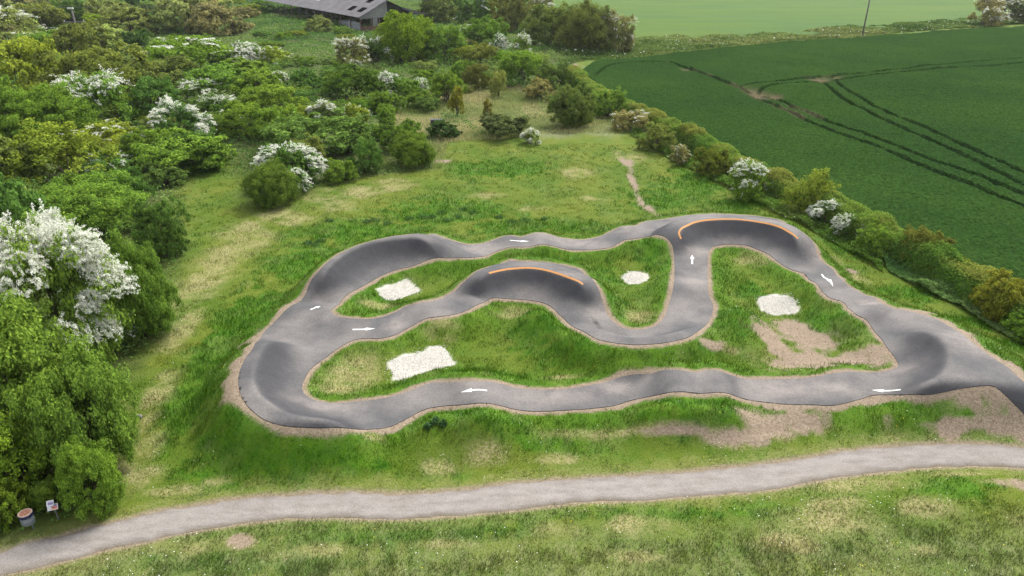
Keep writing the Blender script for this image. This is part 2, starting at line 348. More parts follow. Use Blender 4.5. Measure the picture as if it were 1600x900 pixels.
MARG = [(360,560,25,60,.6),(370,620,30,40,.6),(410,665,60,14,.45),(540,678,70,8,.3),(1560,560,70,40,.5),(1480,500,50,20,.4),(1420,482,40,12,.35),(1100,330,90,8,.25),(1500,612,100,16,.9),(1250,640,70,8,.35),(450,485,30,16,.2),(700,630,60,8,.15),(1040,540,60,8,.15)]
def margin_width(x, y):
    w = np.full(x.shape, .17)
    for px, py, rx, ry, a in MARG: w += a * blob(x, y, px, py, rx, ry)
    return w

# ================================================================== GROUND
THICKET = np.array([g2(p) for p in [(-700,-15),(860,-15),(878,60),(900,105),(940,150),(990,190),(950,200),(880,208),(800,214),(690,222),(680,262),(590,276),(500,292),(490,302),(400,327),(385,300),(350,240),(318,258),(285,300),
                                    (290,400),(268,520),(205,600),(198,700),(165,785),(100,826),(40,842),(0,858),(-60,880),(-300,960),(-900,800)]])
def grow(a, b, step, lim, f=1.055):
    v = [b]; s_ = step
    while v[-1] < lim: s_ *= f; v.append(v[-1] + s_)
    w = [a]; s_ = step
    return v[1:]
xs_f = np.arange(-30, 36, .15); xr = grow(-30, xs_f[-1], .15, 1500); xl = [-v - 30 + 0 for v in (np.array(grow(0, 0, .15, 1500)))][::-1]
XS = np.concatenate([xl, xs_f, xr])
ys_f = np.arange(18, 66, .15); yr = grow(0, ys_f[-1], .15, 2500, 1.04); yl = [18 - v for v in np.array(grow(0, 0, .15, 200, 1.12))][::-1]
YS = np.concatenate([yl, ys_f, yr])
GX, GY = np.meshgrid(XS, YS); nx, ny = len(XS), len(YS)
gx, gy = GX.ravel(), GY.ravel()
HZ = H(gx, gy)
nearm = (gx > -30) & (gx < 48) & (gy > 16) & (gy < 68)
SD = np.full(gx.shape, 50.0); SD[nearm] = asphalt_sd(gx[nearm], gy[nearm])
PD = np.full(gx.shape, 50.0); pm = (np.abs(gx) < 60) & (gy > 8) & (gy < 40); PD[pm] = sdist(gx[pm], gy[pm], PATHW)
straw, bare, lush, rough = masks(gx, gy)
nA = fbm(gx, gy, .45, 3, 70)
mw = margin_width(gx, gy)
bare = np.maximum(bare, 1 - smooth(0.0, .16, SD - mw * (-.15 + 1.3 * nA + 1.1 * fbm(gx, gy, 2.3, 2, 72))))
bare = np.maximum(bare, (1 - smooth(-.05, .22, PD - .12 * nA)) * .9)
straw = np.maximum(straw, (1 - smooth(.1, .9, PD - .9 * (nA - .3))) * .35)
lush = np.maximum(lush, (1 - smooth(.4, 3.2, SD)) * .75 * (SD > 0.25) * (SD < 49))
chalk = np.zeros(gx.shape)
for lab, P in grav_w:
    k_ = (np.abs(gx - P[:, 0].mean()) < 4) & (np.abs(gy - P[:, 1].mean()) < 4)
    chalk[k_] = np.maximum(chalk[k_], smooth(.12, -.06, sdist(gx[k_], gy[k_], P) + .45 * (nA[k_] - .5)))
rough = np.clip(rough + .45 * smooth(21.5, 18.5, gy - .02 * gx) * (.5 + nA), 0, 1)
thick = np.zeros(gx.shape); tm = gy > 8; thick[tm] = smooth(1.0, -2.0, sdist(gx[tm], gy[tm], THICKET) + 2 * (nA[tm] - .5))
zz = HZ.copy()
zz -= 0.11 * smooth(-0.02, -0.28, SD)            # bed for the asphalt
zz -= 0.05 * smooth(0.15, -0.1, PD)             # bed for the footpath
idx = np.arange(nx * ny).reshape(ny, nx)
F = np.stack([idx[:-1, :-1], idx[:-1, 1:], idx[1:, 1:], idx[1:, :-1]], -1).reshape(-1, 4)

def turf_colour(q):
    """albedo of turf, straw, soil and rough grass from the cover attributes and noise in metres"""
    st, ba, lu, ro, th = (q.attr(a) for a in ('straw', 'bare', 'lush', 'rough', 'thick'))
    big = q.noise(.22, 3); mid = q.noise(1.3, 4, .65); fine = q.noise(9, 4, .7)
    fv = q.noise(5.0, 4, .7, q.mapv((1, .35, 1)))
    ydry = q.mix(q.step(mid, .3, .7), (.100, .150, .012), (.160, .190, .028))
    grn = q.mix(q.step(fine, .3, .7), (.064, .122, .010), (.100, .165, .015))
    c = q.mix(q.step(q.math('ADD', big, q.math('MULTIPLY', mid, .5)), .62, .92), ydry, grn)
    lc = q.mix(q.step(mid, .35, .68), (.044, .128, .006), (.082, .185, .010))
    c = q.mix(lu, c, lc)
    rc = q.mix(q.step(fv, .35, .7), (.135, .175, .06), (.28, .28, .15))
    c = q.mix(ro, c, rc)
    sc = q.mix(q.step(fine, .35, .65), (.20, .20, .060), (.36, .32, .16))
    c = q.mix(q.math('MULTIPLY', st, q.step(fine, .2, .55), True), c, sc)
    bc = q.mix(q.step(fine, .3, .7), (.20, .150, .105), (.34, .27, .20))
    c = q.mix(ba, c, bc)
    tc = q.mix(q.step(mid, .35, .65), (.060, .090, .022), (.120, .155, .040))
    c = q.mix(th, c, tc)
    sp = q.mix(q.step(q.noise(30, 2, .8), .3, .75), (.50, .50, .50), (.94, .94, .94))
    return q.mix(1.0, c, sp, 'MULTIPLY'), fine
q = NT('turf'); c, fine = turf_colour(q); c = q.mix(q.attr('chalk'), c, q.mix(q.step(q.noise(25, 3, .8), .3, .7), (.36, .335, .29), (.58, .56, .51)))
M_turf = q.principled(c, .95, .1, q.bump(fine, .6, .06))
me = np_mesh('ground', np.stack([gx, gy, zz], 1), F, dict(straw=straw, bare=bare, lush=lush, rough=rough, thick=thick, chalk=chalk), True)
ground = tag(mobj('ground', me, M_turf), kind='structure')

# ------------------------------------------------------------------ asphalt pump track
def tri_polygon(outer, holes, step, sdfun, jitter=0.0):
    V = []; E = []
    for P in [outer] + holes:
        b = len(V); V += [tuple(p) for p in P]; E += [(b + i, b + (i + 1) % len(P)) for i in range(len(P))]
    x0, y0 = np.min(outer, 0); x1, y1 = np.max(outer, 0)
    X, Y = np.meshgrid(np.arange(x0, x1, step), np.arange(y0, y1, step)); X = X.ravel(); Y = Y.ravel()
    s_ = sdfun(X, Y); k = s_ < -step * .55
    V += list(zip(X[k].tolist(), Y[k].tolist()))
    r = delaunay_2d_cdt([Vector(v) for v in V], E, [], 0, 1e-5)
    V2 = np.array([[v.x, v.y] for v in r[0]]); T = np.array([list(f) for f in r[2]])
    c = V2[T].mean(1); T = T[sdfun(c[:, 0], c[:, 1]) < .012]
    a, b, cc = V2[T[:, 0]], V2[T[:, 1]], V2[T[:, 2]]
    ar = (b[:, 0] - a[:, 0]) * (cc[:, 1] - a[:, 1]) - (b[:, 1] - a[:, 1]) * (cc[:, 0] - a[:, 0])
    T[ar < 0] = T[ar < 0][:, ::-1]
    return V2, T
def resample(P, step):
    Q = np.vstack([P, P[:1]]); L = np.hypot(*(Q[1:] - Q[:-1]).T); c = np.concatenate([[0], np.cumsum(L)]); n = int(c[-1] / step)
    t = np.linspace(0, c[-1], n, endpoint=False)
    return np.stack([np.interp(t, c, Q[:, 0]), np.interp(t, c, Q[:, 1])], 1)
def sheet(name, outer, holes, step, sdfun, lift, thickn, mat):
    o = resample(outer, step); hs_ = [resample(h, step) for h in holes]
    V2, T = tri_polygon(o, hs_, step, sdfun)
    z = H(V2[:, 0], V2[:, 1]) + lift
    V = np.column_stack([V2, z]).tolist(); F = T.tolist()
    cnt = {}
    for f in F:
        for i in range(3):
            e = (f[i], f[(i + 1) % 3]); cnt[e] = 1
    base = {}
    for (a, b) in list(cnt):
        if (b, a) not in cnt:
            for v in (a, b):
                if v not in base:
                    base[v] = len(V); V.append([V[v][0], V[v][1], V[v][2] - .001]); V.append([V[v][0], V[v][1], V[v][2] - thickn])
            F.append([base[b], base[a], base[a] + 1, base[b] + 1])
    VA = np.array(V); dz_ = np.zeros(len(VA))
    for b_ in DUST: dz_ = np.maximum(dz_, blob(VA[:, 0], VA[:, 1], *b_))
    me = bpy.data.meshes.new(name); me.from_pydata(V, [], F); at_ = me.attributes.new('silt', 'FLOAT', 'POINT'); at_.data.foreach_set('value', dz_.astype(np.float32)); me.polygons.foreach_set('use_smooth', [len(f) == 3 for f in F]); me.update()
    return mobj(name, me, mat)
# fine silt that rain has left in the hollows and on the level stretches
DUST = [(1095,592,24,14),(1230,612,75,18),(870,625,60,15),(500,642,60,12),(735,615,20,13),(620,515,18,12),(755,392,35,9),(900,383,40,8),(985,365,20,10),(1080,398,22,6),(1080,447,22,8),(1150,380,50,7),(1275,410,20,10),
        (1358,484,24,5),(1410,592,40,12),(1510,570,50,25),(1570,592,40,15),(500,470,20,8),(850,463,60,7),(940,495,25,12),(1300,618,40,12),(960,610,30,14)]
q = NT('asphalt')
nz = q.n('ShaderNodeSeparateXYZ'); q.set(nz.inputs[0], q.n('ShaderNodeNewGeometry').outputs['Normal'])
flat = q.step(nz.outputs[2], .78, .998)                     # washed-in dust on level stretches; steep banks also get shading painted in by slope
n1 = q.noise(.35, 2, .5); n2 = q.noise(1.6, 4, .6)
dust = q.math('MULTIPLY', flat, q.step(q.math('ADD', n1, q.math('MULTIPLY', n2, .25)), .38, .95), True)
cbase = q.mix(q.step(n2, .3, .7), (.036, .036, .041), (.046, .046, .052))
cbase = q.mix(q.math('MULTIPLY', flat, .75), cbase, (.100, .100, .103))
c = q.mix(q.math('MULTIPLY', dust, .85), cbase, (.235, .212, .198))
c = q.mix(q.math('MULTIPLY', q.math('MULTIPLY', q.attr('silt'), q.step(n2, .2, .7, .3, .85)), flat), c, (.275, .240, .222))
c = q.mix(1.0, c, q.mix(q.step(q.math('ADD', q.noise(42, 3, .85), q.math('MULTIPLY', q.noise(9, 4, .8), .6)), .55, 1.05), (.44, .445, .45), (.92, .92, .91)), 'MULTIPLY')
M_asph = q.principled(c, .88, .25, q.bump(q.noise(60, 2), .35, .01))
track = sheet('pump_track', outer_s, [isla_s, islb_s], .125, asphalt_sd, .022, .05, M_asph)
tag(track, kind='structure')

# ------------------------------------------------------------------ footpath
q = NT('path_grit')
n = q.noise(3.0, 5, .65, q.mapv((.35, 1, 1))); f_ = q.noise(22, 4, .75)
c = q.mix(q.step(n, .3, .7), (.228, .204, .188), (.324, .296, .280))
c = q.mix(q.math('MULTIPLY', q.step(q.noise(.8, 4, .6, q.mapv((.5, 1, 1))), .5, .75), .5), c, (.26, .225, .19))
c = q.mix(q.attr('wear'), c, (.40, .375, .35))
c = q.mix(q.attr('verge'), c, (.20, .165, .12))
c = q.mix(1.0, c, q.mix(q.step(f_, .25, .75), (.45, .45, .44), (.83, .83, .82)), 'MULTIPLY')
M_path = q.principled(c, .95, .1, q.bump(f_, .5, .02))
pt = catmull([g2(p) for p in PATH_T], 12); pb = catmull([g2(p) for p in PATH_B], 12)
def along(P, n):
    L = np.hypot(*(P[1:] - P[:-1]).T); c = np.concatenate([[0], np.cumsum(L)]); t = np.linspace(0, c[-1], n)
    return np.stack([np.interp(t, c, P[:, 0]), np.interp(t, c, P[:, 1])], 1)
NPA, NPC = 700, 12
pt = along(pt, NPA); pb = along(pb, NPA)
wob = lambda P, s_: (fbm(P[:, 0], P[:, 1], .5, 4, s_) - .5)[:, None] * .28
nrm = pt - pb; nrm /= np.linalg.norm(nrm, axis=1)[:, None]
pt2 = pt + nrm * wob(pt, 201); pb2 = pb - nrm * wob(pb, 202)
k = np.linspace(0, 1, NPC)[None, :, None]
PV = (pb2[:, None] * (1 - k) + pt2[:, None] * k).reshape(-1, 2)
edge = np.tile(np.array([1] + [0] * (NPC - 2) + [1]), NPA)
pz = H(PV[:, 0], PV[:, 1]) + .012 - .05 * edge
idx2 = np.arange(NPA * NPC).reshape(NPA, NPC)
PF = np.stack([idx2[:-1, :-1], idx2[1:, :-1], idx2[1:, 1:], idx2[:-1, 1:]], -1).reshape(-1, 4)
path = tag(mobj('footpath', np_mesh('footpath', np.column_stack([PV, pz]), PF, dict(verge=np.tile(np.array([.9, .25] + [0] * (NPC - 4) + [.25, .9]), NPA), wear=np.tile(np.array([0, 0, .1, .25, .3, .15, .15, .3, .25, .1, 0, 0]), NPA) * np.repeat(.3 + 1.0 * fbm(pt[:, 0], pt[:, 1], 2.0, 3, 66), NPC)), True), M_path), kind='structure')

# ------------------------------------------------------------------ gravel patches (loose white stones heaped a few cm deep)
rng = np.random.default_rng(4)
q = NT('white_chippings'); q_r = q.attr('tint')
c = q.mix(q_r, (.46, .435, .38), (.74, .72, .67)); M_grav = q.principled(c, .9, .2)
for lab, P in grav_w:
    x0, y0 = P.min(0); x1, y1 = P.max(0)
    N = int((x1 - x0) * (y1 - y0) * 900); X = rng.uniform(x0 - .2, x1 + .2, N); Y = rng.uniform(y0 - .2, y1 + .2, N)
    s_ = sdist(X, Y, P) + (fbm(X, Y, .3, 2, 3) - .5) * .25
    k = (s_ < 0) | ((s_ < .45) & (rng.random(N) < .16 * np.exp(-s_ / .15))); X, Y, s_ = X[k], Y[k], s_[k]; N = len(X)
    Z = H(X, Y) + .015 + .05 * smooth(0, -.3, s_) * rng.random(N)
    r = rng.uniform(.018, .038, N)
    base = np.array([[1, 0, 0], [-.5, .87, 0], [-.5, -.87, 0], [0, 0, .5], [0, 0, -.5]])
    a = rng.uniform(0, 6.28, N); ca, sa_ = np.cos(a), np.sin(a)
    B = base[None] * r[:, None, None] * rng.uniform(.7, 1.3, (N, 1, 3)); til = rng.uniform(-.6, .6, (N, 1))
    bx = B[..., 0] * ca[:, None] - B[..., 1] * sa_[:, None]; by = B[..., 0] * sa_[:, None] + B[..., 1] * ca[:, None]; bz = B[..., 2] + bx * til
    V = np.stack([bx + X[:, None], by + Y[:, None], bz + Z[:, None]], -1).reshape(-1, 3)
    fb = np.array([[0, 1, 3], [1, 2, 3], [2, 0, 3], [1, 0, 4], [2, 1, 4], [0, 2, 4]])
    FF = (fb[None] + (np.arange(N) * 5)[:, None, None]).reshape(-1, 3)
    o = mobj('gravel_patch', np_mesh('gravel_patch', V, FF, dict(tint=np.repeat(rng.random(N), 5))), M_grav)
    tag(o, lab, 'gravel patch', 'white gravel patches inside the track', 'stuff')

# ------------------------------------------------------------------ painted marks (a few mm of paint lying on the asphalt)
def paint(name, col, lo, hi):
    q = NT(name); n = q.noise(7, 5, .75); n2 = q.noise(40, 3, .8)
    c = q.mix(q.step(n2, .3, .7), tuple(v * .75 for v in col), col)
    c = q.mix(q.step(q.math('ADD', n, q.math('MULTIPLY', n2, .4)), lo, hi), c, (.085, .083, .086))
    return q.principled(c, .75, .2)
M_white = paint('white_road_paint', (.66, .66, .64), .78, 1.0); M_orange = paint('orange_line_paint', (.46, .215, .07), .74, 1.02)
def ribbon_on(name, C, w, lift, mat, n=60, parent=None):
    """a painted band of width w following the surface along world polyline C"""
    C = along(catmull(C, 6), n); T = np.gradient(C, axis=0); T /= np.linalg.norm(T, axis=1)[:, None]; Nn = np.stack([-T[:, 1], T[:, 0]], 1)
    w = np.broadcast_to(w, (n,)); ks = np.linspace(-.5, .5, 5)
    V2 = (C[:, None] + Nn[:, None] * (w[:, None] * ks[None])[..., None]).reshape(-1, 2)
    z = H(V2[:, 0], V2[:, 1]) + lift
    i = np.arange(n * 5).reshape(n, 5); FF = np.stack([i[:-1, :-1], i[1:, :-1], i[1:, 1:], i[:-1, 1:]], -1).reshape(-1, 4)[:, ::-1]
    return np.column_stack([V2, z]), FF
ORANGE = [('curved orange line painted along the top of the middle bend', [(764,427.5),(780,423.5),(800,420.5),(825,419),(850,422),(875,429),(895,436.5),(911,445)]),
          ('curved orange line painted along the top of the upper right bend', [(1064,374),(1061,363),(1070,354.5),(1085,348),(1105,344.5),(1135,343),(1165,344.5),(1200,350),(1220,356),(1237,365.5),(1247,373.5)])]
for lab, L in ORANGE:
    V, FF = ribbon_on('orange_line', cast(L), .13, .030, M_orange, 120)
    o = mobj('orange_line', np_mesh('orange_line', V, FF, None, True), M_orange, track); o['label'] = lab
ARROWS = [('white arrow on the lower straight pointing left toward the big loop', (761,611), (720,614)), ('white arrow near the exit at lower right pointing left', (1407,609.5), (1362,610)),
          ('white arrow pointing right where the middle lane begins', (551,515.5), (586,514)), ('short white arrow pointing up and right at the left fork', (485,484.5), (501,479)),
          ('white arrow pointing right on the upper straight', (797,376), (827,377.5)), ('white arrow pointing away from the camera on the short cross lane', (1081.5,413), (1081.5,399)),
          ('white arrow pointing down the right hand lane', (1284,429), (1301.5,448.5))]
for lab, a, b in ARROWS:
    A, B = cast([a, b]); L = np.linalg.norm(B - A); d = (B - A) / L; nn = np.array([-d[1], d[0]])
    out = []
    for s_, w0, w1 in ((np.linspace(0, .62, 12), .055, .055), (np.linspace(.58, 1.0, 12), .15, .003)):
        tt = s_ * L; ww = np.linspace(w0, w1, 12); ks = np.linspace(-1, 1, 7)
        V2 = (A + d * tt[:, None])[:, None] + nn * (ww[:, None] * ks)[..., None]; V2 = V2.reshape(-1, 2)
        i = np.arange(84).reshape(12, 7); FF = np.stack([i[:-1, :-1], i[1:, :-1], i[1:, 1:], i[:-1, 1:]], -1).reshape(-1, 4)[:, ::-1]
        out.append((V2, FF, .030 if w0 < .1 else .033))
    V = np.vstack([np.column_stack([v, H(v[:, 0], v[:, 1]) + l]) for v, _, l in out]); FF = np.vstack([out[0][1], out[1][1] + len(out[0][0])])
    o = mobj('arrow_marking', np_mesh('arrow_marking', V, FF), M_white, track); o['label'] = lab

# ================================================================== FARM LAND
# standing wheat: one raised canopy with the sprayer's wheel ruts pressed through it
def W2(L, z=0.45): return catmull([g2(p, z) for p in L], 4)
RUTS = [([(1040,95),(1075,107),(1095,114),(1150,136),(1182,152),(1200,160),(1250,185),(1300,205),(1355,225),(1400,244),(1450,265),(1512,289),(1550,305),(1600,323),(1720,372)], .55, 1),
        ([(1077,106),(1125,127),(1157,139),(1197,151),(1215,157),(1257,177),(1312,197),(1387,224),(1450,250),(1512,272),(1562,292),(1600,306),(1720,350)], .55, 1),
        ([(1285,128),(1300,141),(1320,157),(1355,175),(1400,197),(1462,224),(1525,255),(1575,280),(1600,292),(1720,345)], .5, 0),
        ([(1305,125),(1325,142),(1362,165),(1412,187),(1475,215),(1537,245),(1575,262),(1600,273),(1720,322)], .5, 0),
        ([(1150,138),(1170,134),(1200,129),(1250,122),(1312,117),(1400,110),(1475,102),(1600,92),(1800,78)], .6, 0),
        ([(1180,152),(1190,140),(1210,135),(1237,130),(1282,127),(1320,123),(1400,115),(1512,106),(1600,101),(1800,88)], .6, 0),
        ([(930,118),(950,104),(1000,98),(1040,97)], .5, 0)]
ruts = [(W2(L), w, k) for L, w, k in RUTS]
HEDGE_E = np.array([g2(p, 0) for p in [(900,122),(965,168),(1050,205),(1135,250),(1205,292),(1280,325),(1340,355),(1410,392),(1480,430),(1560,470),(1620,505),(1750,580)]])
CROP = np.vstack([np.array([g2(p, 0) for p in [(905,113),(925,100),(1040,88),(1200,72),(1345,60),(1480,50),(1600,42),(1900,18),(2600,60),(2600,700),(1750,600)]]), HEDGE_E[::-1] + np.array([.9, .2])])
cxs = np.concatenate([np.arange(8, 75, .22), np.arange(75, 330, .8)]); cys = np.concatenate([np.arange(22, 110, .22), np.arange(110, 165, .5), np.arange(165, 330, 1.5)])
CX, CY = np.meshgrid(cxs, cys); sh_c = CX.shape; cx, cy = CX.ravel(), CY.ravel()
jr = np.random.default_rng(8); jx = jr.uniform(-.08, .08, cx.shape); jy = jr.uniform(-.08, .08, cx.shape); cx2, cy2 = cx + jx, cy + jy
csd = sdist(cx2, cy2, CROP)
rut = np.zeros(cx.shape); soil = np.zeros(cx.shape)
for P, w, k in ruts:
    d, _, _ = seg_dist(cx2, cy2, P); rut = np.maximum(rut, 1 - smooth(w * .25, w * .75, d))
    if k: soil = np.maximum(soil, (1 - smooth(.2, .8, d)) * smooth(.5, .62, fbm(cx2, cy2, 5, 3, 4)) * .7 * (cy2 > 88))
for (px, py, rx, ry) in [(1182,152,16,7),(1280,128,16,3),(1210,157,10,3),(1075,114,10,2),(1300,124,12,2)]:
    soil = np.maximum(soil, blob(cx2, cy2, px, py, rx, ry)); rut = np.maximum(rut, .8 * blob(cx2, cy2, px, py, rx, ry))
edge_low = smooth(0.0, -.8, csd)
hgt = .62 * edge_low * (1 - .86 * rut) * (0.93 + .22 * fbm(cx2, cy2, 2.5, 3, 77)) + jr.uniform(-.05, .05, cx.shape) * (cy2 < 150)
cz = hgt + H(cx2, cy2) * (cy2 < 400) + .01
ci = np.arange(cx.size).reshape(sh_c); CF = np.stack([ci[:-1, :-1], ci[:-1, 1:], ci[1:, 1:], ci[1:, :-1]], -1).reshape(-1, 4)
CF = CF[(csd[CF] < 0).all(1)]
used = np.unique(CF); rem = np.full(cx.size, -1); rem[used] = np.arange(len(used)); CF = rem[CF]
q = NT('wheat')
n0 = q.noise(.05, 3, .6); n1 = q.noise(.5, 4, .7); n2 = q.noise(4.5, 4, .8, q.mapv((1.0, .55, 1)))
c = q.mix(q.step(n0, .35, .7), (.019, .048, .013), (.026, .060, .014))
c = q.mix(q.math('MULTIPLY', q.step(n1, .5, .8), .45), c, (.034, .066, .014))
c = q.mix(1.0, c, q.mix(q.step(n2, .3, .7), (.40, .40, .34), (1.36, 1.30, 1.12)), 'MULTIPLY')
c = q.mix(q.attr('rut'), c, (.011, .024, .008))
c = q.mix(q.attr('soil'), c, (.17, .13, .085))
M_wheat = q.leafy(c, .12)
crop = mobj('wheat_crop', np_mesh('wheat_crop', np.stack([cx2, cy2, cz], 1)[used], CF, dict(rut=rut[used] * .8, soil=soil[used] * .65)), M_wheat)
tag(crop, 'dark green young wheat marked with curving pairs of wheel ruts', 'crop', kind='stuff')

# paler field beyond the bank
FAR = [g2(p) for p in [(820,42),(1000,66),(1200,60),(1345,50),(1480,38),(1600,28),(1900,8)]]
fx0 = np.array(FAR)
nfx, nfy = 160, 120
tt = np.linspace(0, 1, nfx); bx = np.interp(tt, np.linspace(0, 1, len(fx0)), fx0[:, 0]); by = np.interp(tt, np.linspace(0, 1, len(fx0)), fx0[:, 1])
kk = np.linspace(0, 1, nfy) ** 1.5 * 700
FX = bx[None] + kk[:, None] * .25 * (tt[None] - .35) * 2.2; FY = by[None] + kk[:, None]
FZ = .35 + H(FX, FY) * .3 + (fbm(FX, FY, 60, 3, 3) - .5) * 1.2 * smooth(0, 60, kk)[:, None]
fi = np.arange(nfx * nfy).reshape(nfy, nfx); FFa = np.stack([fi[:-1, :-1], fi[:-1, 1:], fi[1:, 1:], fi[1:, :-1]], -1).reshape(-1, 4)
q = NT('pale_field')
s1 = q.noise(.035, 4, .6, q.mapv((.55, 2.2, 1))); s2 = q.noise(.30, 5, .7, q.mapv((.4, 2.5, 1))); s3 = q.noise(2.5, 3, .8, q.mapv((.5, 2, 1)))
c = q.mix(q.step(s1, .38, .62), (.074, .127, .046), (.108, .146, .028))
c = q.mix(q.math('MULTIPLY', q.step(s2, .45, .75), .5), c, (.112, .165, .069))
c = q.mix(1.0, c, q.mix(q.step(s3, .3, .7), (.40, .56, .16), (.58, .76, .28)), 'MULTIPLY')
M_pale = q.principled(c, .95, .1)
farf = mobj('distant_field', np_mesh('distant_field', np.stack([FX.ravel(), FY.ravel(), FZ.ravel()], 1), FFa, None, True), M_pale)
tag(farf, kind='structure')

# ================================================================== GRASS (uncountable: one object)
def grid_sample(A, x, y):
    A = A.reshape(ny, nx); i = np.clip(np.searchsorted(XS, x) - 1, 0, nx - 2); j = np.clip(np.searchsorted(YS, y) - 1, 0, ny - 2)
    fx = (x - XS[i]) / (XS[i + 1] - XS[i]); fy = (y - YS[j]) / (YS[j + 1] - YS[j])
    return (A[j, i] * (1 - fx) + A[j, i + 1] * fx) * (1 - fy) + (A[j + 1, i] * (1 - fx) + A[j + 1, i + 1] * fx) * fy
rng = np.random.default_rng(21)
def blades(X, Y, Z, h, w, lean, rng):
    """three-point blades: two at the root, one at the bent tip"""
    N = len(X); a = rng.uniform(0, 6.283, N); l = rng.normal(0, 1, (N, 2)) * (h * lean)[:, None]
    c, s_ = np.cos(a) * w / 2, np.sin(a) * w / 2
    V = np.empty((N, 3, 3)); V[:, 0] = np.stack([X - c, Y - s_, Z - .01], 1); V[:, 1] = np.stack([X + c, Y + s_, Z - .01], 1)
    V[:, 2] = np.stack([X + l[:, 0], Y + l[:, 1], Z + h], 1)
    return V.reshape(-1, 3), np.arange(N * 3).reshape(N, 3)
NB = 620000
# even density per picture area would waste blades close by: draw distance with a bias to the near ground
yy = 15 + 62 * rng.random(NB) ** 1.45; hw = (depth_at(yy) * 800 / FPX) + 1.5; xx = rng.uniform(-1, 1, NB) * hw
g_lu, g_st, g_ba, g_ro, g_th = (grid_sample(a, xx, yy) for a in (lush, straw, bare, rough, thick))
g_sd, g_pd, g_z, g_ch = (grid_sample(a, xx, yy) for a in (SD, PD, zz, chalk))
g_cr = sdist(xx, yy, CROP)
tuft = fbm(xx, yy, .55, 2, 90)
keep = (g_sd > .05) & (g_pd > .02 + .1 * rng.random(NB)) & (g_ch < .15) & (g_cr > 0) & (rng.random(NB) < (1 - .93 * g_ba) * (.5 + .5 * smooth(.3, .6, tuft)) * (1 - .4 * g_st))
xx, yy, g_lu, g_st, g_ba, g_ro, g_th, g_sd, g_z, tuft, g_pd = (a[keep] for a in (xx, yy, g_lu, g_st, g_ba, g_ro, g_th, g_sd, g_z, tuft, g_pd)); N = len(xx)
mown = smooth(1.0, 0, (yy - 20) / 4) * 0 + (yy < 22)          # the strip by the path is kept short
hh = (.045 + .13 * g_lu * smooth(.1, 1.0, g_sd) + .07 * smooth(.45, .75, tuft) + .10 * g_ro) * rng.uniform(.6, 1.5, N)
hh *= np.where(g_pd < 2.2, .6, 1.0)
V, FB = blades(xx, yy, g_z, hh, .016 + .00045 * yy, .45, rng)
R3 = lambda a: np.repeat(a, 3)
q = NT('grass_blades'); c, fine = turf_colour(q)
tv = q.attr('tint')
c = q.mix(1.0, c, q.mix(tv, (.64, .66, .60), (1.36, 1.32, 1.15)), 'MULTIPLY')
M_grass = q.leafy(c, .40)
me = np_mesh('grass', V, FB, dict(straw=R3(g_st * (rng.random(N) < .9)), bare=R3(g_ba * .5), lush=R3(g_lu), rough=R3(g_ro), thick=R3(g_th), tint=R3(rng.random(N))))
tag(mobj('grass', me, M_grass), 'green grass and dry straw growing on the open ground round the track', 'grass', kind='stuff')

# daisies and dandelions dotted over the turf
NF = 9000
yy = 16 + 40 * rng.random(NF) ** 1.6; xx = rng.uniform(-1, 1, NF) * (depth_at(yy) * 800 / FPX)
den = smooth(.52, .68, fbm(xx, yy, 1.6, 2, 300)) * .5 + .06
k = (rng.random(NF) < den) & (grid_sample(SD, xx, yy) > .25) & (grid_sample(PD, xx, yy) > .1) & (grid_sample(thick, xx, yy) < .3) & (sdist(xx, yy, CROP) > 0)
xx, yy = xx[k], yy[k]; N = len(xx); zf = grid_sample(zz, xx, yy) + rng.uniform(.06, .14, N); r = rng.uniform(.010, .022, N)
yel = (rng.random(N) < .3).astype(float)
hexa = np.array([[math.cos(a), math.sin(a), 0] for a in np.arange(6) * math.pi / 3])
V = (hexa[None] * r[:, None, None]); V[..., 2] += V[..., 0] * rng.uniform(-.5, .5, (N, 1)); V = V + np.stack([xx, yy, zf], 1)[:, None]
q = NT('small_flowers'); M_flow = q.leafy(q.mix(q.attr('tint'), (.62, .62, .58), (.50, .42, .02)), .2)
o = mobj('meadow_flowers', np_mesh('meadow_flowers', V.reshape(-1, 3), np.arange(N * 6).reshape(N, 6), dict(tint=np.repeat(yel, 6))), M_flow)
tag(o, 'tiny white daisies and yellow dandelions dotted in the grass', 'flowers', kind='stuff')
